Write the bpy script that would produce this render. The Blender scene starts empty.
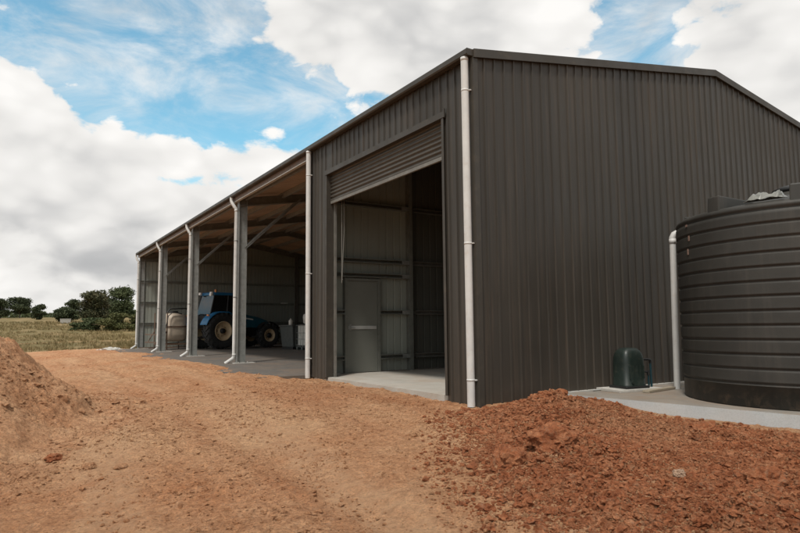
import bpy, math, random
import numpy as np
from mathutils import Vector, Matrix, noise as mnoise

random.seed(7)
rng = np.random.default_rng(11)
scene = bpy.context.scene
COL = scene.collection
R = math.radians

# ------------------------------------------------------------------ dimensions (metres)
H = 4.944          # eave height
BAY = 5.544        # bay length
NB = 5
LEN = BAY * NB     # shed length
WID = 12.0
SL = 0.165         # roof slope


def roofz(x):
    return H + SL * (x if x < WID / 2 else WID - x)


# ------------------------------------------------------------------ numpy noise
def _hash(ix, iy, seed):
    h = (ix.astype(np.int64) * 374761393 + iy.astype(np.int64) * 668265263 + seed * 1274126177) & 0xffffffff
    h = ((h ^ (h >> 13)) * 1274126177) & 0xffffffff
    h = h ^ (h >> 16)
    return h / 4294967295.0


def vnoise(x, y, seed=0):
    x = np.asarray(x, float); y = np.asarray(y, float)
    ix = np.floor(x); iy = np.floor(y)
    fx = x - ix; fy = y - iy
    fx = fx * fx * fx * (fx * (fx * 6 - 15) + 10); fy = fy * fy * fy * (fy * (fy * 6 - 15) + 10)
    a = _hash(ix, iy, seed); b = _hash(ix + 1, iy, seed)
    c = _hash(ix, iy + 1, seed); d = _hash(ix + 1, iy + 1, seed)
    return (a * (1 - fx) + b * fx) * (1 - fy) + (c * (1 - fx) + d * fx) * fy


def fbm(x, y, octs=4, seed=0, gain=0.5):
    s = 0; a = 1; t = 0
    cs, sn = math.cos(.6), math.sin(.6)
    for i in range(octs):
        s = s + a * (vnoise(x, y, seed + i * 17) - .5); t += a
        x, y = (x * cs - y * sn) * 2.03 + 3.1, (x * sn + y * cs) * 2.03 + 1.7
        a *= gain
    return s / t * 2


def worley(x, y, seed=0):
    ix = np.floor(x); iy = np.floor(y)
    best = np.full(np.shape(x), 9.0)
    for dx in (-1, 0, 1):
        for dy in (-1, 0, 1):
            cx = ix + dx; cy = iy + dy
            px = cx + _hash(cx, cy, seed); py = cy + _hash(cx, cy, seed + 5)
            best = np.minimum(best, (px - x) ** 2 + (py - y) ** 2)
    return np.sqrt(best)


def sstep(a, b, t):
    t = np.clip((t - a) / (b - a), 0, 1)
    return t * t * (3 - 2 * t)


# ------------------------------------------------------------------ mesh builder
class MB:
    def __init__(s):
        s.v = []; s.f = []; s.m = []; s.sm = []

    def add(s, verts, faces, mat=0, smooth=False):
        o = len(s.v)
        s.v.extend([tuple(v) for v in verts])
        for f in faces:
            s.f.append(tuple(i + o for i in f)); s.m.append(mat); s.sm.append(smooth)
        return s

    def box(s, lo, hi, mat=0, M=None):
        x0, y0, z0 = lo; x1, y1, z1 = hi
        vs = [(x0, y0, z0), (x1, y0, z0), (x1, y1, z0), (x0, y1, z0), (x0, y0, z1), (x1, y0, z1), (x1, y1, z1), (x0, y1, z1)]
        if M is not None:
            vs = [tuple(M @ Vector(v)) for v in vs]
        return s.add(vs, [(0, 3, 2, 1), (4, 5, 6, 7), (0, 1, 5, 4), (1, 2, 6, 5), (2, 3, 7, 6), (3, 0, 4, 7)], mat)

    def cbox(s, c, size, mat=0, rz=0, rx=0, ry=0):
        M = Matrix.Translation(c) @ Matrix.Rotation(rz, 4, 'Z') @ Matrix.Rotation(ry, 4, 'Y') @ Matrix.Rotation(rx, 4, 'X')
        h = [q / 2 for q in size]
        return s.box((-h[0], -h[1], -h[2]), h, mat, M)

    def hexa(s, b, t, mat=0):
        """prism between two quads (lists of four points)"""
        return s.add(list(b) + list(t), [(0, 3, 2, 1), (4, 5, 6, 7), (0, 1, 5, 4), (1, 2, 6, 5), (2, 3, 7, 6), (3, 0, 4, 7)], mat)

    def tube(s, path, r, n=12, mat=0, cap=True, smooth=True):
        P = [Vector(p) for p in path]
        rr = r if isinstance(r, (list, tuple)) else [r] * len(P)
        up = None; rings = []
        for i, p in enumerate(P):
            if i == 0: d = P[1] - P[0]
            elif i == len(P) - 1: d = P[-1] - P[-2]
            else: d = (P[i] - P[i - 1]).normalized() + (P[i + 1] - P[i]).normalized()
            d.normalize()
            if up is None:
                up = Vector((0, 0, 1)) if abs(d.z) < .9 else Vector((1, 0, 0))
            a = d.cross(up).normalized(); up = a.cross(d).normalized()
            k = 1.0
            if 0 < i < len(P) - 1:
                k = 1 / max(.6, d.dot((P[i + 1] - P[i]).normalized()))
            rings.append([p + (a * math.cos(t) + up * math.sin(t)) * rr[i] * (1 if k == 1 else (1 + (k - 1) * .5)) for t in [2 * math.pi * j / n for j in range(n)]])
        vs = [v for q in rings for v in q]; fs = []
        for i in range(len(P) - 1):
            for j in range(n):
                k = (j + 1) % n
                fs.append((i * n + j, i * n + k, (i + 1) * n + k, (i + 1) * n + j))
        s.add(vs, fs, mat, smooth)
        if cap:
            s.add(rings[0], [tuple(range(n))[::-1]], mat); s.add(rings[-1], [tuple(range(n))], mat)
        return s

    def lathe(s, prof, n=32, mat=0, axis='Z', c=(0, 0, 0), smooth=True, close=False):
        vs = []; fs = []
        for (r, h) in prof:
            for j in range(n):
                t = 2 * math.pi * j / n
                if axis == 'Z': v = (c[0] + r * math.cos(t), c[1] + r * math.sin(t), c[2] + h)
                elif axis == 'Y': v = (c[0] + r * math.cos(t), c[1] + h, c[2] + r * math.sin(t))
                else: v = (c[0] + h, c[1] + r * math.cos(t), c[2] + r * math.sin(t))
                vs.append(v)
        m = len(prof)
        for i in range(m if close else m - 1):
            a = i * n; b = ((i + 1) % m) * n
            for j in range(n):
                k = (j + 1) % n
                fs.append((a + j, a + k, b + k, b + j) if axis != 'Y' else (a + k, a + j, b + j, b + k))
        return s.add(vs, fs, mat, smooth)

    def prism(s, poly, axis, a, b, mat=0, smooth=False):
        """extrude a 2-D outline along an axis. poly points are the two other coordinates in order"""
        n = len(poly)
        def mk(p, t):
            if axis == 'X': return (t, p[0], p[1])
            if axis == 'Y': return (p[0], t, p[1])
            return (p[0], p[1], t)
        vs = [mk(p, a) for p in poly] + [mk(p, b) for p in poly]
        fs = [(i, (i + 1) % n, n + (i + 1) % n, n + i) for i in range(n)]
        s.add(vs, fs, mat, smooth)
        s.add(vs[:n], [tuple(range(n))[::-1]], mat); s.add(vs[n:], [tuple(range(n))], mat)
        return s

    def build(s, name, mats, parent=None, bevel=0, recalc=True):
        me = bpy.data.meshes.new(name)
        me.from_pydata(s.v, [], s.f)
        if not isinstance(mats, (list, tuple)): mats = [mats]
        for m in mats: me.materials.append(m)
        me.polygons.foreach_set('material_index', s.m)
        me.polygons.foreach_set('use_smooth', s.sm)
        me.update()
        if recalc:
            import bmesh
            bm = bmesh.new(); bm.from_mesh(me)
            bmesh.ops.recalc_face_normals(bm, faces=bm.faces)
            bm.to_mesh(me); bm.free()
        o = bpy.data.objects.new(name, me); COL.objects.link(o)
        if parent is not None: o.parent = parent
        if bevel:
            b = o.modifiers.new('bevel', 'BEVEL'); b.width = bevel; b.segments = 2; b.limit_method = 'ANGLE'; b.angle_limit = R(40)
        return o


def np_mesh(name, V, F, mat, parent=None, smooth=False):
    """fast mesh from numpy arrays, F is (n,3) or (n,4)"""
    me = bpy.data.meshes.new(name)
    k = F.shape[1]
    me.vertices.add(len(V)); me.vertices.foreach_set('co', np.ascontiguousarray(V, np.float32).ravel())
    me.loops.add(F.size); me.loops.foreach_set('vertex_index', np.ascontiguousarray(F, np.int32).ravel())
    me.polygons.add(len(F))
    me.polygons.foreach_set('loop_start', np.arange(0, F.size, k, dtype=np.int32))
    me.polygons.foreach_set('loop_total', np.full(len(F), k, np.int32))
    me.polygons.foreach_set('use_smooth', np.full(len(F), smooth))
    me.materials.append(mat)
    me.update(calc_edges=True)
    me.validate()
    o = bpy.data.objects.new(name, me); COL.objects.link(o)
    if parent is not None: o.parent = parent
    return o


def tag(o, label=None, cat=None, group=None, kind=None):
    if label: o['label'] = label
    if cat: o['category'] = cat
    if group: o['group'] = group
    if kind: o['kind'] = kind
    return o


def thing(name, label, cat, loc=(0, 0, 0), rz=0, group=None):
    o = bpy.data.objects.new(name, None); COL.objects.link(o)
    o.empty_display_size = .2
    o.location = loc; o.rotation_euler = (0, 0, rz)
    return tag(o, label, cat, group)


# ------------------------------------------------------------------ materials
def nodes_of(name):
    m = bpy.data.materials.new(name); m.use_nodes = True
    nt = m.node_tree
    b = next(n for n in nt.nodes if n.type == 'BSDF_PRINCIPLED')
    return m, nt, b


class NT:
    """tiny helper to wire nodes"""
    def __init__(s, nt): s.nt = nt
    def n(s, t, **kw):
        x = s.nt.nodes.new(t)
        for k, v in kw.items(): setattr(x, k, v)
        return x
    def link(s, a, b): s.nt.links.new(a, b)
    def put(s, sock, v):
        if isinstance(v, bpy.types.NodeSocket): s.link(v, sock)
        elif v is not None: sock.default_value = v
    def math(s, op, a, b=None, c=None, clamp=False):
        x = s.n('ShaderNodeMath', operation=op); x.use_clamp = clamp
        s.put(x.inputs[0], a)
        if b is not None: s.put(x.inputs[1], b)
        if c is not None: s.put(x.inputs[2], c)
        return x.outputs[0]
    def noise(s, vec=None, scale=5, detail=4, rough=.55, dist=0, out='Fac'):
        x = s.n('ShaderNodeTexNoise'); x.inputs['Scale'].default_value = scale
        x.inputs['Detail'].default_value = detail; x.inputs['Roughness'].default_value = rough
        x.inputs['Distortion'].default_value = dist
        if vec is not None: s.link(vec, x.inputs['Vector'])
        return x.outputs[out]
    def coord(s, which='Object', scale=None):
        t = s.n('ShaderNodeTexCoord').outputs[which]
        if scale is None: return t
        m = s.n('ShaderNodeMapping'); m.inputs['Scale'].default_value = scale
        s.link(t, m.inputs['Vector']); return m.outputs[0]
    def ramp(s, fac, stops, interp='LINEAR'):
        x = s.n('ShaderNodeValToRGB'); cr = x.color_ramp; cr.interpolation = interp
        while len(cr.elements) < len(stops): cr.elements.new(.5)
        for e, (p, c) in zip(cr.elements, stops):
            e.position = p; e.color = (*c, 1) if len(c) == 3 else c
        s.link(fac, x.inputs[0]); return x.outputs[0]
    def mix(s, fac, a, b, blend='MIX'):
        x = s.n('ShaderNodeMix', data_type='RGBA', blend_type=blend)
        s.put(x.inputs[0], fac)
        for i, v in ((6, a), (7, b)):
            if isinstance(v, tuple) and len(v) == 3: v = (*v, 1)
            s.put(x.inputs[i], v)
        return x.outputs[2]
    def maprange(s, v, a, b, c=0., d=1., smooth=False):
        x = s.n('ShaderNodeMapRange'); x.interpolation_type = 'SMOOTHSTEP' if smooth else 'LINEAR'
        s.put(x.inputs[0], v)
        for i, q in zip((1, 2, 3, 4), (a, b, c, d)): x.inputs[i].default_value = q
        return x.outputs[0]
    def bump(s, h, strength=.3, dist=.02, normal=None):
        x = s.n('ShaderNodeBump'); x.inputs['Strength'].default_value = strength; x.inputs['Distance'].default_value = dist
        s.link(h, x.inputs['Height'])
        if normal is not None: s.link(normal, x.inputs['Normal'])
        return x.outputs[0]


def mat(name, col, rough=.5, metal=0, var=.15, scale=6, bump=0, bscale=60, dust=None, dust_amt=0., spec=.5, stretch=None, trans=0):
    m, nt, b = nodes_of(name); N = NT(nt)
    co = N.coord('Object', stretch)
    f = N.noise(co, scale, 6, .6)
    lo = tuple(c * (1 - var) for c in col); hi = tuple(min(1, c * (1 + var)) for c in col)
    c = N.ramp(f, [(.3, lo), (.7, hi)])
    if dust:
        d = N.noise(co, scale * 2.7, 8, .65)
        k = N.maprange(d, .52, .75, 0, dust_amt)
        c = N.mix(k, c, dust)
    N.link(c, b.inputs['Base Color'])
    r = N.maprange(N.noise(co, scale * 1.7, 4), .3, .7, max(0, rough - .08), min(1, rough + .1))
    N.link(r, b.inputs['Roughness'])
    b.inputs['Metallic'].default_value = metal
    b.inputs['Specular IOR Level'].default_value = spec
    if bump:
        N.link(N.bump(N.noise(co, bscale, 4), bump, .01), b.inputs['Normal'])
    if trans: b.inputs['Transmission Weight'].default_value = trans
    return m


def cladding_mat(name, col, dustcol, dust, rough=.5, spec=.3):
    """painted sheet steel: oil-canning in the sheet, run-off streaks, splash-back dust near the ground"""
    m, nt, b = nodes_of(name); N = NT(nt)
    co = N.coord('Object')
    big = N.noise(co, .55, 3, .5)
    st = N.noise(N.coord('Object', (9, 9, .35)), 1.5, 5, .6)
    c = N.ramp(big, [(.3, tuple(q * .88 for q in col)), (.7, tuple(q * 1.1 for q in col))])
    c = N.mix(N.maprange(st, .5, .8, 0, .3), c, dustcol)
    sp = N.n('ShaderNodeSeparateXYZ'); N.link(co, sp.inputs[0])
    idx = N.math('FLOOR', N.math('DIVIDE', N.math('ADD', sp.outputs[0], sp.outputs[1]), .762))
    wn = N.n('ShaderNodeTexWhiteNoise', noise_dimensions='1D'); N.link(idx, wn.inputs['W'])
    c = N.mix(1.0, c, N.ramp(wn.outputs['Value'], [(0, (.90, .90, .90)), (1, (1.1, 1.09, 1.07))]), 'MULTIPLY')
    low = N.maprange(sp.outputs[2], 0.0, .75, 1, 0)
    sp2 = N.math('MULTIPLY', N.math('MULTIPLY', low, low), N.maprange(N.noise(co, 3.5, 8, .7), .3, .75, .1, 1))
    c = N.mix(N.math('MULTIPLY', sp2, dust), c, dustcol)
    N.link(c, b.inputs['Base Color'])
    N.link(N.maprange(N.noise(co, 1.1, 4, .6), .3, .7, rough - .07, rough + .1), b.inputs['Roughness'])
    b.inputs['Specular IOR Level'].default_value = spec
    cv = N.noise(N.coord('Object', (1.2, 1.2, .7)), 1.0, 2, .5)
    N.link(N.bump(cv, .35, .03), b.inputs['Normal'])
    return m


M = {}
M['clad'] = cladding_mat('dark bronze sheet steel', (.043, .0375, .0305), (.14, .10, .07), .25)
M['trim'] = mat('dark bronze flashing', (.048, .042, .034), .5, var=.1, scale=2, spec=.3, dust=(.2, .15, .1), dust_amt=.15)
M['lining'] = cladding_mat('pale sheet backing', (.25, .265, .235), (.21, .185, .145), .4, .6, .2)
M['lining_shaded'] = cladding_mat('shade-darkened inner sheet', (.085, .085, .073), (.12, .095, .07), .2, .6, .2)  # darker copy of the pale backing, interior shade put into its colour
M['roof'] = cladding_mat('roof sheet', (.16, .14, .12), (.2, .17, .13), .2)
M['roof_under'] = mat('roof sheet underside', (.44, .325, .23), .65, var=.15, scale=1.2)
M['galv'] = mat('galvanised steel', (.25, .255, .24), .5, metal=.3, var=.18, scale=9, bump=.05, bscale=30, dust=(.3, .22, .16), dust_amt=.25)
M['galv_dark'] = mat('weathered galvanised steel', (.17, .16, .14), .6, metal=.25, var=.2, scale=6)
M['girt'] = mat('galvanised girt steel', (.17, .172, .15), .55, metal=.2, var=.15, scale=8)
M['pvc'] = mat('off white pvc pipe', (.56, .55, .525), .45, var=.08, scale=4, dust=(.4, .29, .2), dust_amt=.35)
M['door'] = mat('painted door', (.165, .168, .145), .55, var=.06, scale=2)
M['roller'] = mat('roller shutter steel', (.060, .052, .042), .5, var=.12, scale=3, spec=.3)
M['black'] = mat('black plastic', (.015, .015, .015), .5, var=.2)
M['rubber'] = mat('tyre rubber', (.022, .022, .022), .8, var=.3, scale=14, bump=.2, dust=(.14, .10, .07), dust_amt=.3)
M['rim'] = mat('cream wheel rim', (.56, .42, .26), .55, var=.12, scale=8, dust=(.25, .18, .1), dust_amt=.35)
M['blue'] = mat('blue tractor paint', (.015, .15, .33), .38, var=.12, scale=4, dust=(.25, .2, .15), dust_amt=.2)
M['teal'] = mat('dark blue tractor paint', (.012, .10, .15), .35, var=.15, scale=4, dust=(.2, .16, .12), dust_amt=.2)
M['glass'] = mat('tinted cab glass', (.05, .055, .055), .08, var=.1, spec=.6, trans=.75)
M['lens'] = mat('clear lamp lens', (.75, .75, .72), .15, var=.05)
M['amber'] = mat('amber beacon lens', (.6, .22, .05), .2, var=.05)
M['cream'] = mat('beige tank plastic', (.46, .385, .30), .5, var=.1, scale=3, dust=(.25, .2, .14), dust_amt=.3)
M['white_plastic'] = mat('white tote plastic', (.62, .6, .55), .45, var=.08, scale=3, dust=(.3, .24, .18), dust_amt=.25)
M['bin'] = mat('dark grey bin plastic', (.07, .075, .07), .55, var=.15)
M['timber'] = mat('weathered timber', (.32, .27, .2), .8, var=.2, scale=9, bump=.3, stretch=(1, 8, 8))
M['pale_slab'] = mat('pale concrete paver', (.46, .44, .40), .85, var=.12, scale=9, bump=.25, dust=(.35, .24, .15), dust_amt=.3)
M['green'] = mat('dark green pump cover', (.012, .020, .016), .48, var=.15, scale=5, dust=(.12, .11, .08), dust_amt=.25)
M['pipe_teal'] = mat('blue green poly pipe', (.006, .035, .045), .45, var=.1)
M['conduit'] = mat('grey conduit', (.4, .4, .38), .5)
M['brown_frame'] = mat('rusty brown frame steel', (.12, .075, .05), .6, var=.25, scale=12)
M['bark'] = mat('bark', (.12, .095, .075), .9, var=.3, scale=8, bump=.5)
M['sign_white'] = mat('white painted batten', (.75, .75, .72), .4, var=.03)


def tank_mat():
    m, nt, b = nodes_of('dark moulded polyethylene'); N = NT(nt)
    co = N.coord('Object')
    c = N.ramp(N.noise(co, 1.3, 6, .6), [(.3, (.026, .0245, .021)), (.7, (.042, .039, .033))])
    st = N.noise(N.coord('Object', (5, 5, .5)), 1.3, 6, .65)
    c = N.mix(N.maprange(st, .52, .8, 0, .22), c, (.12, .10, .08))
    sp = N.n('ShaderNodeSeparateXYZ'); N.link(co, sp.inputs[0])
    low = N.maprange(sp.outputs[2], 0.0, .3, 1, 0)
    sc = N.math('MULTIPLY', low, N.maprange(N.noise(co, 4.5, 8, .7, .6), .5, .68, 0, .5))
    c = N.mix(sc, c, (.24, .17, .115))
    N.link(c, b.inputs['Base Color'])
    N.link(N.maprange(N.noise(co, 3, 5), .3, .7, .50, .66), b.inputs['Roughness'])
    b.inputs['Specular IOR Level'].default_value = .35
    N.link(N.bump(N.noise(co, 7, 5, .6), .12, .02), b.inputs['Normal'])
    return m


M['tank'] = tank_mat()


def film_mat():
    m, nt, b = nodes_of('milky plastic film'); N = NT(nt)
    N.link(N.ramp(N.noise(N.coord(), 14, 4), [(.3, (.18, .18, .16)), (.7, (.34, .34, .30))]), b.inputs['Base Color'])
    b.inputs['Roughness'].default_value = .3
    b.inputs['Transmission Weight'].default_value = .35
    return m


M['film'] = film_mat()


def concrete_mat(name, lo, hi, dirt, amt, scale=2.2):
    m, nt, b = nodes_of(name); N = NT(nt)
    co = N.coord('Object')
    c = N.ramp(N.noise(co, scale, 8, .62), [(.3, lo), (.7, hi)])
    c = N.mix(N.maprange(N.noise(co, 60, 3, .7), .45, .75, 0, .35), c, tuple(q * .55 for q in lo))
    c = N.mix(N.maprange(N.noise(co, 1.1, 8, .7, .8), .45, .7, 0, amt), c, dirt)
    N.link(c, b.inputs['Base Color']); b.inputs['Roughness'].default_value = .88
    N.link(N.bump(N.noise(co, 90, 5, .7), .35, .01), b.inputs['Normal'])
    return m


M['slab'] = concrete_mat('shed floor concrete', (.37, .345, .30), (.47, .44, .39), (.36, .24, .15), .45)
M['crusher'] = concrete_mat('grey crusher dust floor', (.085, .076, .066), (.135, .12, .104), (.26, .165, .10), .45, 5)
M['pad'] = concrete_mat('tank pad concrete', (.20, .18, .155), (.28, .255, .22), (.27, .18, .11), .7)
M['pad_edge'] = concrete_mat('clean concrete edge', (.43, .45, .45), (.50, .515, .51), (.42, .33, .25), .25)


def soil_mat(name, kind):
    m, nt, b = nodes_of(name); N = NT(nt)
    co = N.coord('Object')
    big = N.noise(co, .32, 5, .6, .5)
    mid = N.noise(co, 1.9 if kind != 'red' else 4.5, 9, .75, .3)
    fine = N.noise(co, 34, 6, .8)
    grit = N.noise(co, 110, 4, .7)
    if kind == 'ground':
        c = N.ramp(mid, [(.28, (.37, .155, .068)), (.5, (.48, .236, .118)), (.72, (.57, .325, .18))])
        c = N.mix(N.maprange(big, .36, .64, .0, .6), c, (.57, .365, .21))
        # worn wheel lines running along the front of the shed
        tr = N.noise(N.coord('Object', (1.3, .12, 1)), 1.0, 6, .65, .35)
        c = N.mix(N.maprange(tr, .50, .68, 0, .5), c, (.34, .138, .062))
    elif kind == 'red':
        c = N.ramp(mid, [(.30, (.20, .057, .024)), (.48, (.37, .128, .056)), (.72, (.56, .27, .14))])
        c = N.mix(N.maprange(big, .5, .7, 0, .5), c, (.42, .235, .13))
    else:
        c = N.ramp(mid, [(.3, (.42, .20, .097)), (.5, (.52, .285, .155)), (.74, (.60, .37, .215))])
    cr_ = N.noise(co, 13, 9, .82)
    c = N.mix(N.maprange(cr_, .54, .61, 0, .6 if kind == 'red' else .42), c, (.20, .075, .032))
    c = N.mix(N.maprange(cr_, .40, .46, .45, 0), c, (.58, .37, .23))
    c = N.mix(N.maprange(fine, .53, .72, 0, .6), c, (.17, .062, .026))
    c = N.mix(N.maprange(fine, .30, .46, .5, 0), c, (.56, .35, .20))
    c = N.mix(N.maprange(grit, .62, .72, 0, .6), c, (.60, .47, .34))
    sp1 = N.ramp(N.noise(co, 52, 3, .7), [(.36, (.66, .62, .60)), (.5, (1, 1, 1)), (.64, (1.26, 1.25, 1.22))])
    sp2 = N.ramp(N.noise(co, 17, 4, .7), [(.36, (.76, .72, .70)), (.5, (1, 1, 1)), (.64, (1.14, 1.14, 1.13))])
    c = N.mix(1.0, N.mix(1.0, c, sp1, 'MULTIPLY'), sp2, 'MULTIPLY')
    if kind == 'ground':
        at = N.n('ShaderNodeAttribute', attribute_name='grass')
        g = N.ramp(N.noise(N.coord('Object', (1, .35, 1)), .35, 8, .7), [(.3, (.12, .098, .042)), (.5, (.20, .15, .068)), (.7, (.31, .215, .115))])
        g = N.mix(N.maprange(N.noise(co, 3.1, 5, .7), .5, .7, 0, .6), g, (.085, .085, .032))
        tk = N.n('ShaderNodeAttribute', attribute_name='wheel_track')
        c = N.mix(N.math('MULTIPLY', tk.outputs['Fac'], N.maprange(N.noise(co, 5, 8, .75), .35, .65, .10, .55)), c, (.58, .37, .22))
        c = N.mix(at.outputs['Fac'], c, g)
    N.link(c, b.inputs['Base Color']); b.inputs['Roughness'].default_value = .95
    b.inputs['Specular IOR Level'].default_value = .15
    n1 = N.bump(N.noise(co, 24, 9, .82), 1.0, .04)
    n2 = N.bump(grit, .7, .008, n1)
    N.link(n2, b.inputs['Normal'])
    return m


M['ground'] = soil_mat('bare red brown earth', 'ground')
M['redsoil'] = soil_mat('dug red clay', 'red')
M['palesoil'] = soil_mat('pale tan subsoil', 'pale')
M['stone'] = mat('pale clay stone', (.27, .175, .115), .9, var=.3, scale=22, bump=.4)


def leaf_mat(name, a, bcol):
    m, nt, b = nodes_of(name); N = NT(nt)
    co = N.coord('Object')
    c = N.ramp(N.noise(co, .9, 3, .6), [(.35, a), (.65, bcol)])
    N.link(c, b.inputs['Base Color']); b.inputs['Roughness'].default_value = .7
    b.inputs['Specular IOR Level'].default_value = .2
    return m


M['leaf_dark'] = leaf_mat('dark eucalypt leaves', (.034, .046, .022), (.07, .08, .038))
M['leaf_mid'] = leaf_mat('grey green leaves', (.052, .07, .030), (.105, .12, .055))
M['leaf_rust'] = leaf_mat('rust tinged leaves', (.050, .058, .028), (.100, .088, .045))
M['leaf_yellow'] = leaf_mat('olive scrub leaves', (.070, .078, .028), (.13, .125, .05))
M['straw'] = leaf_mat('dry grass blades', (.15, .122, .05), (.30, .22, .11))

# ------------------------------------------------------------------ ground height
def base_z(x, y):
    x = np.asarray(x, float); y = np.asarray(y, float)
    t = np.clip((-x * .62 - y * .40 + .15) / 5.6, 0, 1)
    z = -.060 - .42 * t * t * (3 - 2 * t) * (1 - sstep(8, 20, y)) - .1 * sstep(0, 9, -x) * sstep(8, 20, y)
    f = np.clip(y - 31, 0, 400)
    z = z + 3.9 * np.tanh((.0205 * f + .00033 * f * f) / 3.9)
    z = z - .105 * sstep(.6, 1.8, -y) * sstep(-2.2, .4, x)
    r = np.hypot(x, y)
    z = z - 2.0 * sstep(190, 600, r)
    # lowered out of the way beneath the slabs
    ins = sstep(.0, .25, x - .1) * sstep(.0, .25, y - .05) * sstep(0, .3, LEN + .4 - y) * (1 - sstep(12.0, 12.3, x))
    z = z - .10 * ins
    pad = sstep(.05, .3, x - (1.72 - .148 * (y + .7))) * (1 - sstep(-.02, .1, y)) * sstep(-9, -8, y)
    z = z - .06 * pad
    return z


def ground_z(x, y):
    z = base_z(x, y)
    near = 1 - sstep(20, 40, np.hypot(x + 3, y))
    out = (1 - sstep(-.05, .12, x)) + (1 - sstep(-.1, .02, y))
    out = np.clip(out, 0, 1) * np.clip(sstep(.0, .2, (1.62 - .148 * (y + .7)) - x) + sstep(-.05, .1, y), 0, 1)
    n = .055 * fbm(x * .55, y * .40, 4, 3) + .035 * fbm(x * 2.1, y * 1.5, 4, 9) + .022 * fbm(x * 8, y * 8, 3, 21)
    crumb = np.maximum(0, .55 - worley(x * 17, y * 17, 4)) * .022 * sstep(.45, .7, vnoise(x * 1.1, y * 1.1, 77) + .25 * fbm(x * 5, y * 5, 2, 5))
    ruts = -.03 * np.exp(-((x + 3.3 + .25 * np.sin(y * .35)) / .22) ** 2) - .03 * np.exp(-((x + 5.0 + .25 * np.sin(y * .35)) / .22) ** 2)
    z = z + (n + crumb + ruts * (1 - sstep(15, 26, y))) * (near * out + .15 * (1 - near))
    # soil spilled on to the apron and against the door threshold
    edge = -.62 + .30 * fbm(y * .9, y * 0 + 3, 4, 31)
    sp = sstep(.0, .35, edge - x) * sstep(4.95, 5.5, y) * (1 - sstep(29, 31, y)) * (1 - sstep(2, 5, -x))
    z = z + sp * (.062 + .02 * fbm(x * 3, y * 3, 3, 8)) + .03 * fbm(x * 7, y * 5, 4, 18) * np.sin(np.pi * np.clip(sp, 0, 1))
    return z


def axis(segs):
    out = [segs[0][0]]
    for a, b, st in segs:
        n = max(1, int(round((b - a) / st)))
        out.extend(list(np.linspace(a, b, n + 1)[1:]))
    return np.array(out)


def grid_mesh(name, X, Y, zf, material, smooth=True):
    gx, gy = np.meshgrid(X, Y, indexing='ij')
    gz = zf(gx, gy)
    V = np.stack([gx.ravel(), gy.ravel(), gz.ravel()], 1)
    nx, ny = len(X), len(Y)
    i, j = np.meshgrid(np.arange(nx - 1), np.arange(ny - 1), indexing='ij')
    a = (i * ny + j).ravel()
    F = np.stack([a, a + ny, a + ny + 1, a + 1], 1)
    return np_mesh(name, V, F, material, smooth=smooth), gx, gy


gX = axis([(-900, -120, 60), (-120, -30, 10), (-30, -12, .8), (-12, -8, .15), (-8, -4.6, .03), (-4.6, .3, .026), (.3, 1.9, .05), (1.9, 14, .6), (14, 60, 6), (60, 900, 60)])
gY = axis([(-300, -40, 30), (-40, -8, 3), (-8, -5.2, .1), (-5.2, 4, .026), (4, 12, .035), (12, 32, .08), (32, 60, .5), (60, 130, 2), (130, 1500, 60)])
g, gx, gy = grid_mesh('ground', gX, gY, ground_z, M['ground'])
edge_y = 30.3 + .9 * fbm(gx * .35, gx * 0, 3, 5) + .5 * fbm(gx * 1.6, gy * 1.6, 3, 6)
gr = np.clip(sstep(-.6, .6, gy - edge_y) + sstep(.0, 2.0, -11.5 + fbm(gx * .3, gy * .3, 3, 12) - gx) + sstep(14, 16, gx), 0, 1)
track = np.exp(-((gy - 41 - .12 * (gx + 6) ** 1 - .6 * fbm(gx * .2, gx * 0, 2, 3)) / .35) ** 2) * .75
gr = gr * (1 - track)
att = g.data.attributes.new('grass', 'FLOAT', 'POINT'); att.data.foreach_set('value', gr.ravel().astype(np.float32))
wob = .35 * np.sin(gy * .28) + .15 * fbm(gx * 0, gy * .3, 2, 61)
tk = sum(np.exp(-((gx - c0 - wob - k0 * (gy - 4) * .06) / .19) ** 2) for c0, k0 in ((-2.5, 1), (-4.25, 1), (-3.4, -1.6), (-5.1, -1.6)))
tk = np.clip(tk, 0, 1) * (1 - sstep(22, 29, gy)) * (.45 + .55 * sstep(.3, .6, vnoise(gx * .8, gy * .35, 140)))
att = g.data.attributes.new('wheel_track', 'FLOAT', 'POINT'); att.data.foreach_set('value', tk.ravel().astype(np.float32))
tag(g, kind='structure')

# far range of hills
hb = MB()
pts = []
for i in range(61):
    x = -700 + i * 40
    pts.append((x, 24 + 16 * mnoise.fractal(Vector((x * .004, 3.3, 0)), 1, 2, 4) + 4 * math.sin(x * .01 + 1)))
vs = []
for (x, h) in pts: vs += [(x, 1000, -12), (x, 1120, max(6, h)), (x, 1400, -12)]
fs = []
for i in range(60):
    a = i * 3; fs += [(a, a + 3, a + 4, a + 1), (a + 1, a + 4, a + 5, a + 2)]
hb.add(vs, fs, 0, True)
M['hill'] = mat('bluish wooded hills', (.16, .19, .21), .95, var=.15, scale=.02)
tag(hb.build('hills', M['hill']), kind='structure')

# ------------------------------------------------------------------ slabs
sb = MB()
sb.box((.02, .03, -.16), (11.98, BAY - .02, 0.0)); sb.box((-.02, .80, -.16), (.02, 4.77, 0.0))
o = sb.build('concrete_slab', M['slab']); tag(o, kind='structure')
sb = MB()
sb.box((-1.25, BAY + .17, -.2), (11.98, LEN + .25, -.008))
o = sb.build('gravel_floor', M['crusher']); tag(o, kind='structure')

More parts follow.
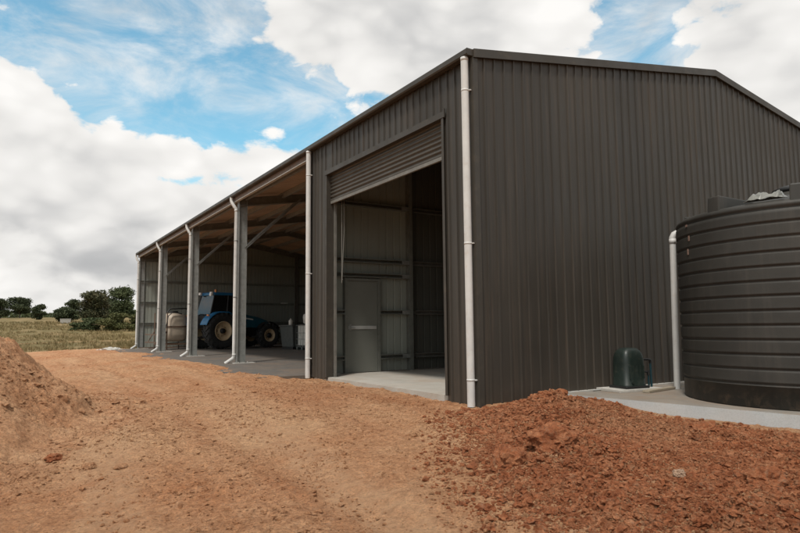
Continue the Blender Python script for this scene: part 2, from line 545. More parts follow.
pad_poly = [(1.50, -.075), (1.56, -.72), (1.93, -3.15), (2.65, -7.8), (8.5, -7.8), (8.5, -.075)]
pb = MB()
n = len(pad_poly)
top = [(x, y, -.004) for x, y in pad_poly]; bot = [(x, y, -.22) for x, y in pad_poly]
pb.add(top, [tuple(range(n))], 0); pb.add(bot, [tuple(range(n))[::-1]], 1)
for i in range(n):
    j = (i + 1) % n
    pb.add([bot[i], bot[j], top[j], top[i]], [(0, 1, 2, 3)], 1)
o = pb.build('concrete_pad', [M['pad'], M['pad_edge']]); tag(o, kind='structure')

# ------------------------------------------------------------------ shed
shed = thing('farm_shed', 'long dark bronze steel shed with one roller door bay and four open bays', 'shed')


def rib_profile(width, phase=0., pitch=.19, h=.021):
    pts = [(0, 0)]
    u = phase
    while u < width - .04:
        for du, nn in ((-.021, 0), (-.011, h), (.011, h), (.021, 0)):
            if 0.002 < u + du < width - .002: pts.append((u + du, nn))
        # two fine swages in the pan
        for s_ in ():
            for du, nn in ((-.009, 0), (0, .004), (.009, 0)):
                if 0.002 < u + s_ + du < width - .002: pts.append((u + s_ + du, nn))
        u += pitch
    pts.append((width, 0))
    return pts


def sheet(mb, O, U, Nn, width, zb, zt, phase=0., mo=0, mi=1, th=.003, pitch=.19, h=.021):
    O = Vector(O); U = Vector(U); Nn = Vector(Nn)
    zt_ = zt if callable(zt) else (lambda u: zt)
    pr = rib_profile(width, phase, pitch, h)
    for off, mt in ((0, mo), (-th, mi)):
        vs = []; fs = []
        for (u, nn) in pr:
            p = O + U * u + Nn * (nn + off)
            vs.append((p.x, p.y, zb)); vs.append((p.x, p.y, zt_(u)))
        for i in range(len(pr) - 1):
            fs.append((2 * i, 2 * i + 2, 2 * i + 3, 2 * i + 1))
        if off: fs = [f[::-1] for f in fs]
        mb.add(vs, fs, mt)


OP0, OP1, OPZ = .74, 4.83, 4.17     # roller door opening
FEND = 5.70
# front wall (x = 0, faces -x)
w = MB()
sheet(w, (0, .0, 0), (0, 1, 0), (-1, 0, 0), OP0, -.10, H - .10, phase=.06)
sheet(w, (0, OP0, 0), (0, 1, 0), (-1, 0, 0), OP1 - OP0, OPZ + .002, H - .10, phase=.08)
sheet(w, (0, OP1, 0), (0, 1, 0), (-1, 0, 0), FEND - OP1, -.04, H - .10, phase=.12)
w.build('wall', [M['clad'], M['lining_shaded']], shed, recalc=False)
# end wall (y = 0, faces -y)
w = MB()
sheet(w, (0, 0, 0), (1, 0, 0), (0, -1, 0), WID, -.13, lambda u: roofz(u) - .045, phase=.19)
w.build('wall', [M['clad'], M['lining_shaded']], shed, recalc=False)
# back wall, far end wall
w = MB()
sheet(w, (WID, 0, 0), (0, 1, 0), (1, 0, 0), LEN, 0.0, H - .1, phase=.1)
w.build('wall', [M['clad'], M['lining_shaded']], shed, recalc=False)
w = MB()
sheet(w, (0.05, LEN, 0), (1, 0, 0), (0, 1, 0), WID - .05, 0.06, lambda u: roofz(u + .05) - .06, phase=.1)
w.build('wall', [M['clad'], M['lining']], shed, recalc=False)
# partition between the closed bay and the open bays: sheet on the far side of its girts, doorway left open
PY = BAY + .085
DX0, DX1, DZ = .77, 1.585, 2.05
w = MB()
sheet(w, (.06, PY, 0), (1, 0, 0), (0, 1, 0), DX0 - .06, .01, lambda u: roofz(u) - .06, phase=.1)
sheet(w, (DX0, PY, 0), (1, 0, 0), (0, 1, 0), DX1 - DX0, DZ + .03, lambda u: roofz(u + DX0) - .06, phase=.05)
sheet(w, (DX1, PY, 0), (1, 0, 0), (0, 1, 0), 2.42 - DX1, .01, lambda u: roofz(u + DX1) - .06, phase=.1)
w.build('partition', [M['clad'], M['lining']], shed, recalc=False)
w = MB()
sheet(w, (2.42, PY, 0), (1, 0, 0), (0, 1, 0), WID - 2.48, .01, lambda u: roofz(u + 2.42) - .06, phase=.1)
w.build('partition', [M['clad'], M['lining_shaded']], shed, recalc=False)  # right of the column the light falloff is put into the darker lining


# roof: two ribbed slopes, two skins each
def roof_slope(x0, z0, x1, z1, nm):
    mb = MB()
    pr = rib_profile(LEN + .10, .1)
    nx = Vector((-(z1 - z0), 0, (x1 - x0))); nx.normalize()
    if nx.z < 0: nx = -nx
    for off, mt in ((0, 0), (-.004, 1)):
        vs = []; fs = []
        for (u, nn) in pr:
            d = nx * (nn + off)
            vs.append((x0 + d.x, -.03 + u, z0 + d.z)); vs.append((x1 + d.x, -.03 + u, z1 + d.z))
        for i in range(len(pr) - 1): fs.append((2 * i, 2 * i + 1, 2 * i + 3, 2 * i + 2))
        mb.add(vs, fs, mt)
    return mb.build(nm, [M['roof'], M['roof_under']], shed, recalc=False)


RZ = -.055
roof_slope(-.06, roofz(-.06) + RZ, 6, roofz(6) + RZ, 'roof')
roof_slope(6, roofz(6) + RZ, WID + .06, roofz(WID + .06) + RZ, 'roof')
rc = MB()
rc.hexa([(5.8, -.04, roofz(5.8) - .012), (5.8, LEN + .08, roofz(5.8) - .012), (6, LEN + .08, roofz(6) - .012), (6, -.04, roofz(6) - .012)],
        [(5.8, -.04, roofz(5.8) - .008), (5.8, LEN + .08, roofz(5.8) - .008), (6, LEN + .08, roofz(6) - .004), (6, -.04, roofz(6) - .004)])
rc.hexa([(6, -.04, roofz(6) - .012), (6, LEN + .08, roofz(6) - .012), (6.2, LEN + .08, roofz(6.2) - .012), (6.2, -.04, roofz(6.2) - .012)],
        [(6, -.04, roofz(6) - .004), (6, LEN + .08, roofz(6) - .004), (6.2, LEN + .08, roofz(6.2) - .008), (6.2, -.04, roofz(6.2) - .008)])
rc.build('ridge_cap', M['roof'], shed)

# barge flashing along the gable: face + top leg
for (ya, yb) in ((-.062, -.036), (LEN + .036, LEN + .06)):
    bf = MB()
    xs = [-.03, 6, 12.03]
    for i in range(2):
        a, b = xs[i], xs[i + 1]
        za, zb_ = roofz(a), roofz(b)
        if i == 0: za = H + SL * a
        else: zb_ = H + SL * (WID - b)
        bf.hexa([(a, ya, za - .125), (b, ya, zb_ - .125), (b, yb, zb_ - .125), (a, yb, za - .125)], [(a, ya, za), (b, ya, zb_), (b, yb, zb_), (a, yb, za)])
        s_ = 1 if ya < 0 else -1
        y2 = yb + .12 * s_ if ya < 0 else ya - .12
        yy = sorted((yb if ya < 0 else ya, y2))
        bf.hexa([(a, yy[0], za - .008), (b, yy[0], zb_ - .008), (b, yy[1], zb_ - .008), (a, yy[1], za - .008)], [(a, yy[0], za - .001), (b, yy[0], zb_ - .001), (b, yy[1], zb_ - .001), (a, yy[1], za - .001)])
    bf.build('barge_flashing', M['trim'], shed)

# eave gutter: quad profile swept along the front, with stop ends
gt = MB()
G0, G1 = -.03, LEN + .1
gp = [(-.030, H - .105), (-.125, H - .105), (-.142, H - .085), (-.142, H - .012), (-.128, H - .004), (-.122, H - .012), (-.134, H - .022), (-.134, H - .08), (-.120, H - .097), (-.036, H - .097), (-.036, H - .03), (-.030, H - .03)]
gt.prism(gp, 'Y', G0, G1)
for yy in (G0, G1): gt.prism([(-.030, H - .105), (-.125, H - .105), (-.142, H - .085), (-.142, H - .008), (-.03, H - .008)], 'Y', yy - .004, yy + .004)
gt.build('gutter', M['trim'], shed)
gt = MB()
gt.prism([(WID - x, z) for x, z in gp], 'Y', G0, G1)
gt.build('gutter', M['trim'], shed)

# corner flashing and trims of the closed bay
t = MB()
t.box((-.036, -.036, -.13), (-.030, .05, H - .11)); t.box((-.030, -.036, -.13), (.05, -.030, H - .13))
t.build('corner_flashing', M['trim'], shed)
t = MB(); t.box((-.036, FEND - .05, 0), (-.030, FEND + .006, H - .11)); t.box((-.030, FEND, 0), (.09, FEND + .006, H - .11))
t.build('corner_flashing', M['trim'], shed)
# door opening surround
t = MB()
t.box((-.040, OP0 - .045, 0.0), (-.031, OP0 + .012, OPZ - .02)); t.box((-.031, OP0 + .006, 0.0), (.12, OP0 + .012, OPZ - .02))
t.build('door_jamb', M['trim'], shed)
t = MB()
t.box((-.040, OP1 - .012, 0.0), (-.031, OP1 + .045, OPZ - .02)); t.box((-.031, OP1 - .012, 0.0), (.12, OP1 - .006, OPZ - .02))
t.build('door_jamb', M['trim'], shed)
t = MB()
t.box((-.050, OP0 - .075, OPZ - .02), (-.032, OP1 + .055, OPZ + .075)); t.box((-.032, OP0 - .05, OPZ - .02), (.12, OP1 + .045, OPZ - .014))
t.box((-.052, OP0 - .085, OPZ - .025), (-.03, OP0 - .072, OPZ + .11))
t.build('door_head_flashing', M['trim'], shed)

# roller door
rd = thing('roller_door', None, None); rd.parent = shed
CB = 3.545
cu = MB(); pr = []
z = CB + .06
while z < OPZ + .02:
    for k in range(8):
        a = k / 8
        pr.append((z + a * .078, (-.024, -.027, -.026, -.022, -.014, -.004, .0, -.006)[k]))
    z += .078
for off in (0, .003):
    vs = []; fs = []
    for zz, d in pr: vs += [(.075 + d + off, OP0 + .015, zz), (.075 + d + off, OP1 - .015, zz)]
    for i in range(len(pr) - 1): fs.append((2 * i, 2 * i + 1, 2 * i + 3, 2 * i + 2))
    cu.add(vs, fs, 0, True)
cu.build('curtain', M['roller'], rd, recalc=False)
br = MB(); br.box((.052, OP0 + .015, CB), (.092, OP1 - .015, CB + .062)); br.build('bottom_rail', M['galv_dark'], rd, bevel=.005)
dr = MB(); dr.tube([(.33, OP0 - .05, 4.38), (.33, OP1 + .05, 4.38)], .2, 20); dr.build('curtain_roll', M['roller'], rd)
for yy in (OP0 + .016, OP1 - .075):
    gd = MB(); gd.box((.125, yy, 0), (.165, yy + .06, OPZ)); gd.build('guide', M['galv_dark'], rd)
ch = MB()
ch.tube([(.26, OP1 - .12, 4.3), (.25, OP1 - .14, 3.2), (.22, OP1 - .2, 1.9)], .009, 6)
ch.tube([(.30, OP1 - .14, 4.3), (.29, OP1 - .17, 3.0), (.22, OP1 - .2, 1.9)], .009, 6)
ch.build('chain', M['galv_dark'], rd)


# steel frame
def c_section(mb, a, b, depth_dir, flange_dir, d, fl, lip, th=.006, mat_=0):
    """lipped C swept from a to b. web at the origin side, opening towards flange_dir"""
    a = Vector(a); b = Vector(b); D = Vector(depth_dir).normalized(); F = Vector(flange_dir).normalized()
    out = [(0, lip), (0, fl), ]
    poly = [(0, 0), (0, fl), (lip, fl), (lip, fl - th), (th, fl - th), (th, th), (d - th, th), (d - th, fl - th), (d - lip, fl - th), (d - lip, fl), (d, fl), (d, 0)]
    n = len(poly)
    vs = [a + D * p + F * q for p, q in poly] + [b + D * p + F * q for p, q in poly]
    fs = [(i, (i + 1) % n, n + (i + 1) % n, n + i) for i in range(n)]
    mb.add(vs, fs, mat_)
    # closed ends as quads of the profile
    for o in (0, n):
        for q in ((0, 1, 4, 5), (1, 2, 3, 4), (0, 5, 6, 11), (6, 7, 10, 11), (7, 8, 9, 10)):
            mb.add([vs[o + i] for i in q], [(0, 1, 2, 3)], mat_)


CX0 = .06
for k in range(0, NB + 1):
    y = k * BAY
    if k == 0: y = .12
    # front column: pair of lipped channels back to back
    c = MB()
    zt = H - .13
    c_section(c, (CX0, y - .004, -.005), (CX0, y - .004, zt), (1, 0, 0), (0, -1, 0), .25, .078, .022)
    if k not in (0,): c_section(c, (CX0, y + .004, -.005), (CX0, y + .004, zt), (1, 0, 0), (0, 1, 0), .25, .078, .022)
    co = c.build('column', M['galv'], shed)
    bpz = MB(); bpz.box((CX0 - (.10 if k > 1 else .0), max(.04, y - .16), -.008), (CX0 + .52, min(LEN - .02, y + .14), .012))
    for bx in (.04, .31):
        for by in (-.095, .095): bpz.tube([(CX0 + bx, y + by, .006), (CX0 + bx, y + by, .045)], .012, 6)
    bpz.build('base_plate', M['pale_slab'], co)
    # back column
    c = MB(); c_section(c, (WID - .31, y, 0), (WID - .31, y, H - .3), (1, 0, 0), (0, -1 if k else 1, 0), .25, .078, .022)
    c.build('column', M['galv_dark'], shed)
    # rafters
    for (x0, x1) in ((CX0, 6), (6, WID - CX0)):
        rf = MB()
        a = Vector((x0, y, roofz(x0) - .395)); b = Vector((x1, y, roofz(x1) - .395))
        for s_, off in ((-1, -.013), (1, .013)):
            if k == 0 and s_ == 1: continue
            if k == NB and s_ == 1: continue
            c_section(rf, a + Vector((0, off, 0)), b + Vector((0, off, 0)), (0, 0, 1), (0, s_, 0), .25, .078, .022)
        rf.build('rafter', M['galv_dark'], shed)
    # knee braces: pair of light channels either side of the column
    if 2 <= k <= NB - 1:
        for s_ in (-1, 1):
            kb = MB()
            yy = y + s_ * .105
            c_section(kb, (CX0 + .2, yy, 3.30), (2.0, yy, roofz(2.0) - .34), (-.55, 0, .8), (0, s_, 0), .062, .03, .012, .004)
            kb.build('knee_brace', M['galv'], shed)

# purlins along the shed under the roof sheet
for x in [.25, 1.4, 2.55, 3.7, 4.85, 5.85, 6.15, 7.15, 8.3, 9.45, 10.6, 11.75]:
    pu = MB(); zz = roofz(x) - .222
    c_section(pu, (x, .02, zz), (x, LEN - .01, zz), (0, 0, 1), (1 if x < 6 else -1, 0, 0), .155, .065, .018)
    pu.build('purlin', M['galv'], shed)
# eave purlin with its pale bottom lip, behind the gutter, over the open bays
pu = MB()
pu.box((-.026, FEND + .01, H - .225), (-.020, LEN + .05, H - .10), 0)
pu.box((-.032, FEND + .01, H - .246), (.05, LEN + .05, H - .226), 1)
M['zinc'] = mat('bright zinc steel edge', (.52, .49, .44), .5, metal=.2, var=.1)
pu.build('eave_purlin', [M['brown_frame'], M['zinc']], shed)

# girts: far end wall, back wall, closed bay walls and partition
for z in (1.2, 2.29, 3.39, 4.5):
    gi = MB(); c_section(gi, (.12, LEN - .008, z), (WID - .1, LEN - .008, z), (0, 0, 1), (0, -1, 0), .12, .06, .018); gi.build('girt', M['girt'], shed)
    gi = MB(); c_section(gi, (WID - .008, .1, z), (WID - .008, LEN - .1, z), (0, 0, 1), (-1, 0, 0), .12, .06, .018); gi.build('girt', M['girt'], shed)
    gi = MB(); c_section(gi, (.35, .008, z), (WID - .35, .008, z), (0, 0, 1), (0, 1, 0), .12, .06, .018); gi.build('girt', M['girt'], shed)
mcol = MB(); c_section(mcol, (8.6, LEN - .1, 0), (8.6, LEN - .1, roofz(8.6) - .2), (1, 0, 0), (0, -1, 0), .2, .078, .02); mcol.build('column', M['galv_dark'], shed)
bb = MB(); bb.box((.1, LEN - .09, .0), (WID - .1, LEN - .02, .06)); bb.build('bottom_angle', M['brown_frame'], shed)

PG = PY - .008
for (xa, xb, z) in ((.2, DX0 - .045, .28), (.2, DX0 - .045, 1.28), (.2, 2.42, 2.11), (.2, 2.42, 2.44), (.2, 2.42, 3.72),
                    (DX1 + .05, 2.42, .28), (DX1 + .05, 2.42, 1.28)):
    gi = MB(); c_section(gi, (xa, PG, z), (xb, PG, z), (0, 0, 1), (0, -1, 0), .10, .12, .02); go = gi.build('girt', M['girt'], shed)
    if xb > 2:
        cl = MB(); cl.box((2.22, PG - .128, z + .005), (2.43, PG - .121, z + .095)); cl.build('cleat', M['galv'], go)
for z in (.28, 1.28, 2.44, 3.72):
    gi = MB(); c_section(gi, (2.60, PG, z), (WID - .35, PG, z), (0, 0, 1), (0, -1, 0), .10, .08, .02); gi.build('girt', M['galv_dark'], shed)
pc = MB()
pc.box((2.44, PG - .16, 0), (2.448, PG, roofz(2.4) - .3)); pc.box((2.40, PG - .168, 0), (2.49, PG - .16, roofz(2.4) - .3)); pc.box((2.40, PG - .008, 0), (2.49, PG, roofz(2.4) - .3))
pc.build('column', M['girt'], shed)
for k2 in range(4):
    pass
# internal access door
ad = thing('access_door', None, None); ad.parent = shed
lf = MB(); lf.box((DX0 + .028, PG - .10, .012), (DX1 - .028, PG - .06, DZ - .03)); lf.build('door_leaf', M['door'], ad, bevel=.004)
fr = MB()
fr.box((DX0 - .04, PG - .13, 0), (DX0 + .024, PG - .01, DZ + .03)); fr.box((DX1 - .024, PG - .13, 0), (DX1 + .045, PG - .01, DZ + .03))
fr.box((DX0 + .024, PG - .13, DZ - .026), (DX1 - .024, PG - .01, DZ + .03))
fr.build('door_frame', M['girt'], ad, bevel=.003)
ra = MB(); ra.box((DX0 + .06, PG - .118, .955), (DX1 - .06, PG - .101, 1.03)); ra.build('mid_rail', M['conduit'], ad, bevel=.004)
ha = MB(); ha.tube([(DX0 + .09, PG - .10, .99), (DX0 + .09, PG - .16, .99), (DX0 + .2, PG - .16, .985)], .011, 8); ha.cbox((DX0 + .09, PG - .122, 1.0), (.05, .012, .14))
ha.build('handle', M['galv'], ad)

# downpipes
def bracket(mb, x, y, z, r=.0565):
    mb.lathe([(r - .004, -.014), (r, -.014), (r, .014), (r - .004, .014)], 20, c=(x, y, z), close=True)
    mb.box((x + r * .6, y - r - .012, z - .008), (x + r + .004, y - r * .4, z + .008))


for (y, brs) in ((.075, (4.35, 2.15, .27)), (5.60, (4.3, 2.15, .35))):
    d = MB(); x = -.10
    d.tube([(x, y, H - .105), (x, y, 2.6), (x, y, -.09 if y < 1 else -.06)], .054, 24, cap=False)
    d.lathe([(.054, -.05), (.057, -.05), (.057, .0), (.054, .0)], 24, c=(x, y, H - .107), close=True)
    dp = d.build('downpipe', M['pvc'], shed)
    for z in brs:
        b_ = MB(); bracket(b_, x, y, z); b_.build('bracket', M['pvc'], dp)
for k in range(2, NB + 1):
    y = k * BAY
    d = MB(); x = .006; yo = y + .03
    path = [(-.10, y + .16, H - .10), (-.10, y + .16, H - .19), (-.09, y + .148, H - .235), (-.045, yo + .018, H - .385), (x, yo, H - .44), (x, yo, 2.4), (x, yo, .20), (x - .025, yo + .005, .14), (x - .20, yo + .07, .01), (x - .24, yo + .08, -.005)]
    d.tube(path, .050, 18, cap=False)
    for z in (H - .5, .24): d.lathe([(.050, -.03), (.0535, -.03), (.0535, .03), (.050, .03)], 20, c=(x, yo, z), close=True)
    dp = d.build('downpipe', M['pvc'], shed)
    for z in (3.55, 1.9):
        b_ = MB(); bracket(b_, x, yo, z); b_.build('bracket', M['galv'], dp)

# footing strip showing along the end wall
t = MB(); t.box((1.62, -.068, -.06), (8.4, -.001, .012)); t.build('footing', M['pale_slab'], shed)

# ------------------------------------------------------------------ strip light on the far end wall
sl_ = thing('strip_light', 'small white strip light fixed high on the dark far end wall', 'light fitting', (7.78, LEN - .075, 2.40))
q = MB(); q.box((0, 0, 0), (.42, .05, .035)); q.build('housing', M['sign_white'], sl_, bevel=.006)
q = MB(); q.box((.02, -.012, .006), (.40, 0, .028)); q.build('diffuser', M['lens'], sl_)

# ------------------------------------------------------------------ water tank
TX, TY, TR, TH = 3.655, -2.452, 1.542, 2.41
tank = thing('water_tank', 'big dark ribbed plastic water tank on the concrete pad beside the shed', 'water tank', (TX, TY, 0), R(0))
prof = [(TR - .03, .0), (TR - .012, .012), (TR - .008, .26)]
z = .26
NBAND = 12
bh = (TH - .26 - .06) / NBAND
for i in range(NBAND):
    for a, d in ((.0, .0), (.02, -.004), (.05, -.013), (.08, -.016), (.13, -.016), (.17, -.013), (.22, -.004), (.25, .0), (.29, .003), (.33, .0025), (.50, .0015), (.52, .0015), (.75, .0005), (.97, .0005)):
        prof.append((TR + d, z + a * bh))
    z += bh
prof += [(TR - .02, TH - .055), (TR - .024, TH - .035), (TR + .0, TH - .02), (TR - .01, TH + .02), (TR - .06, TH + .055), (TR - .16, TH + .075), (TR - .5, TH + .13), (.5, TH + .28), (.32, TH + .30), (.30, TH + .36), (.0, TH + .37)]
tb = MB(); tb.lathe(prof, 128)
tb.build('shell', M['tank'], tank)
lug_angles = [R(a) for a in (167.5, 206, 257, 308, 359, 50, 101)]
cam_dir = math.atan2(-6.7 - TY, -5.45 - TX)
for a in lug_angles:
    lg = MB()
    Mx = Matrix.Rotation(a, 4, 'Z')
    def P(x, y, z): return tuple(Mx @ Vector((x, y, z)))
    w2 = .10
    lg.hexa([P(TR - .03, -w2, TH + .0), P(TR - .03, w2, TH + .0), P(TR - .75, w2 * .7, TH + .1), P(TR - .75, -w2 * .7, TH + .1)],
            [P(TR - .045, -w2 * .92, TH + .235), P(TR - .045, w2 * .92, TH + .235), P(TR - .75, w2 * .6, TH + .19), P(TR - .75, -w2 * .6, TH + .19)])
    lg.build('lug', M['tank'], tank, bevel=.018)
ld = MB(); ld.lathe([(.0, TH + .37), (.28, TH + .375), (.29, TH + .42), (.2, TH + .46), (0, TH + .47)], 40); ld.build('lid', M['black'], tank)
M['sticker'] = mat('faded reddish sticker', (.20, .13, .10), .7, var=.3, scale=20)
for (a, z, wd, hh) in ((148.5, 2.34, .04, .03), (150.5, 2.16, .03, .07), (148.8, 1.98, .028, .08)):
    st = MB(); aa = R(a); rr = TR + .012
    vs = [(rr * math.cos(aa + s_ * wd / TR), rr * math.sin(aa + s_ * wd / TR), z + t_ * hh / 2) for s_, t_ in ((-.5, -1), (.5, -1), (.5, 1), (-.5, 1))]
    vi = [(v[0] * .995, v[1] * .995, v[2]) for v in vs]
    st.hexa(vi, vs); st.build('sticker', M['sticker'], tank)
dp = MB()

# crumpled plastic film lying on the tank roof between two lugs
fv = []; ff = []
nu, nv = 26, 12
A0, A1 = R(183), R(200)
for i in range(nu):
    for j in range(nv):
        a = A0 + (A1 - A0) * i / (nu - 1); r_ = TR - .05 - .5 * j / (nv - 1)
        e = min(1, min(i, nu - 1 - i) / 3) * min(1, min(j + .6, nv - 1 - j) / 2)
        zz = TH + .075 + .012 + (TR - .1 - r_) * .16 + e * (.06 + .07 * (mnoise.noise(Vector((i * .2, j * .35, 2.0))) + .4 * mnoise.noise(Vector((i * .5, j * .8, 5.0)))))
        fv.append((TX + r_ * math.cos(a), TY + r_ * math.sin(a), zz))
for i in range(nu - 1):
    for j in range(nv - 1): ff.append((i * nv + j, (i + 1) * nv + j, (i + 1) * nv + j + 1, i * nv + j + 1))
fm = MB(); fm.add(fv, ff, 0, False)
fo = fm.build('plastic_film', M['film']); so = fo.modifiers.new('thick', 'SOLIDIFY'); so.thickness = .003
tag(fo, 'crumpled pale plastic film lying on top of the water tank', 'plastic film')

# white inlet pipe standing between tank and wall
ip = thing('inlet_pipe', 'white upright pipe with an elbow on top between the pump and the tank', 'pipe', (3.40, -.65, -.004))
q = MB(); q.tube([(0, 0, 0), (.02, -.01, 1.2), (.045, -.02, 2.33)], .047, 20); q.build('riser', M['pvc'], ip)
q = MB(); q.lathe([(.046, -.05), (.053, -.05), (.053, .03), (.046, .03)], 20, c=(.045, -.02, 2.33), close=True)
q.tube([(.045, -.02, 2.34), (.046, -.021, 2.38), (.065, -.04, 2.43), (.12, -.09, 2.47), (.22, -.18, 2.49)], .049, 18); q.build('elbow', M['pvc'], ip)

# ------------------------------------------------------------------ pump
PX, PYY = 2.66, -.34
pump = thing('pump_unit', 'dark green moulded pump cover on a paver against the shed wall', 'pump', (PX, PYY, 0), R(-8))
cv = MB()
rows = []
hw, hd = .215, .175
for (z, s_) in ((.075, 1.03), (.09, 1.03), (.095, 1.0), (.40, .975), (.49, .94), (.555, .865), (.60, .75), (.632, .58), (.645, .38), (.648, .15)):
    ring = []
    for j in range(48):
        t_ = 2 * math.pi * j / 48; ct, sn = math.cos(t_), math.sin(t_); e = .5
        ring.append((hw * s_ * math.copysign(abs(ct) ** e, ct), hd * s_ * math.copysign(abs(sn) ** e, sn), z))
    rows.append(ring)
vs = [v for r_ in rows for v in r_]; fs = []
for i in range(len(rows) - 1):
    for j in range(48): fs.append((i * 48 + j, i * 48 + (j + 1) % 48, (i + 1) * 48 + (j + 1) % 48, (i + 1) * 48 + j))
fs.append(tuple((len(rows) - 1) * 48 + j for j in range(48)))
cv.add(vs, fs, 0, True)
cv.build('cover', M['green'], pump)
q = MB(); q.cbox((0, 0, .055), (.46, .38, .04)); q.build('base', M['black'], pump, bevel=.01)
q = MB()
for i in range(5): q.cbox((-.14 + .07 * i, -.170, .28), (.012, .02, .2))
q.tube([(-.1, -.175, .13), (-.1, -.19, .13)], .02, 10)
q.build('rib', M['green'], pump, bevel=.004)
pp = MB(); pp.tube([(.19, -.05, .46), (.33, -.06, .46), (.385, -.06, .45), (.39, -.06, .40)], .021, 10); pp.build('elbow', M['black'], pump)
pp = MB(); pp.tube([(.39, -.06, .41), (.395, -.06, .03)], .017, 10); pp.tube([(.32, -.08, .26), (.32, -.08, .04)], .014, 8); pp.build('hose', M['pipe_teal'], pump)
q = MB(); q.tube([(.19, -.08, .27), (.32, -.08, .27)], .016, 8); q.tube([(.32, -.08, .29), (.32, -.08, .22)], .023, 8); q.build('valve', M['black'], pump)
pav = MB(); pav.cbox((0, 0, 0), (.86, .52, .04)); o = pav.build('paver', M['pale_slab'], bevel=.006)
o.location = (PX + .02, PYY + .02, .016); o.rotation_euler = (0, 0, R(-8)); tag(o, 'pale concrete paver lying under the green pump', 'paver')
bd = MB(); bd.cbox((0, 0, 0), (.82, .11, .035)); o = bd.build('timber_board', M['timber'], bevel=.004)
o.location = (PX + .27, PYY - .33, .017); o.rotation_euler = (0, 0, R(9)); tag(o, 'pale weathered board lying on the pad in front of the pump', 'board')
cd = MB(); cd.tube([(2.1, -.11, .012), (2.6, -.105, .012), (3.2, -.12, .012), (3.34, -.2, .012)], .012, 8); o = cd.build('conduit', M['conduit'])
tag(o, 'thin grey conduit running along the pad at the foot of the wall', 'conduit')

# ------------------------------------------------------------------ tractor (local x forward, right side towards -y)
trac = thing('tractor', 'blue tractor with cream wheel rims parked inside the open bays', 'tractor', (2.90, 24.25, 0), R(15.5))


def wheel(parent, x, y, rad, wd, rimr, side, lugs):
    wh = thing('wheel', None, None); wh.parent = parent; wh.location = (x, y, rad)
    t_ = MB()
    t_.lathe([(rimr, -wd * .42), (rimr + .05, -wd * .5), (rad - .13, -wd * .54), (rad - .045, -wd * .47), (rad - .03, 0), (rad - .045, wd * .47), (rad - .13, wd * .54), (rimr + .05, wd * .5), (rimr, wd * .42)], 56, axis='Y')
    for i in range(lugs):
        for s_ in (-1, 1):
            a = 2 * math.pi * (i + (.5 if s_ > 0 else 0)) / lugs
            pts_b = []; pts_t = []
            for (yy, da) in ((0.02 * s_, .0), (wd * .53 * s_, -.20)):
                for dd in (-.035, .035):
                    ang = a + da + dd * .9 / rad
                    lo_, hi_ = rad - .06, rad + .004
                    pts_b.append((lo_ * math.cos(ang), yy, lo_ * math.sin(ang))); pts_t.append((hi_ * math.cos(ang), yy, hi_ * math.sin(ang)))
            b4 = [pts_b[0], pts_b[1], pts_b[3], pts_b[2]]; t4 = [pts_t[0], pts_t[1], pts_t[3], pts_t[2]]
            t_.hexa(b4, t4)
            # the lug wraps down the shoulder
            ang = a - .20; lo_ = rad - .17
            vsb = [pts_t[2], pts_t[3]]
            y2 = wd * .55 * s_
            s1 = [(lo_ * math.cos(ang - .04), y2, lo_ * math.sin(ang - .04)), (lo_ * math.cos(ang + .03), y2, lo_ * math.sin(ang + .03))]
            t_.hexa([pts_b[2], pts_b[3], s1[1], s1[0]], [pts_t[2], pts_t[3], (s1[1][0], y2 + .02 * s_, s1[1][2]), (s1[0][0], y2 + .02 * s_, s1[0][2])])
    t_.build('tyre', M['rubber'], wh)
    r_ = MB()
    o = side
    r_.lathe([(rimr + .005, o * wd * .40), (rimr + .005, o * wd * .47), (rimr - .03, o * wd * .46), (rimr - .05, o * wd * .30), (rimr - .09, o * wd * .22), (rimr * .62, o * wd * .10), (rimr * .45, o * wd * .10), (rimr * .40, o * wd * .2), (.0, o * wd * .2)], 48, axis='Y')
    r_.lathe([(rimr + .005, -o * wd * .40), (rimr + .005, -o * wd * .45), (rimr - .05, -o * wd * .3), (.0, -o * wd * .1)], 32, axis='Y')
    r_.build('rim', M['rim'], wh)
    h_ = MB(); h_.lathe([(.13, o * wd * .19), (.12, o * wd * .42), (.0, o * wd * .44)], 20, axis='Y')
    for i in range(8):
        a = 2 * math.pi * i / 8; rr = rimr * .52
        h_.tube([(rr * math.cos(a), o * wd * .10, rr * math.sin(a)), (rr * math.cos(a), o * wd * .17, rr * math.sin(a))], .018, 6)
    h_.build('hub', M['black'], wh)
    return wh


for s_ in (-1, 1):
    wheel(trac, 0, s_ * .86, .87, .50, .46, s_, 20)
    wheel(trac, 2.72, s_ * .84, .62, .40, .32, s_, 18)
q = MB()
q.box((-.35, -.28, .62), (1.1, .28, 1.12)); q.box((1.0, -.22, .6), (3.15, .22, 1.02)); q.tube([(0, -.75, .87), (0, .75, .87)], .14, 14)
q.tube([(2.72, -.75, .62), (2.72, .75, .62)], .09, 12); q.box((2.5, -.25, .5), (2.95, .25, .8)); q.box((-.95, -.4, .45), (-.85, .4, .55))
q.tube([(-.3, -.3, .6), (-.95, -.42, .5)], .035, 8); q.tube([(-.3, .3, .6), (-.95, .42, .5)], .035, 8); q.tube([(-.3, 0, 1.1), (-.9, 0, 1.05)], .03, 8)
q.build('chassis', M['black'], trac, bevel=.01)
hd_ = MB()
secs = [(1.15, .36, 1.05, 1.73), (1.8, .36, 1.03, 1.68), (2.5, .34, 1.0, 1.56), (3.05, .31, .98, 1.40), (3.28, .27, .98, 1.22), (3.33, .22, 1.0, 1.1)]
rings = []
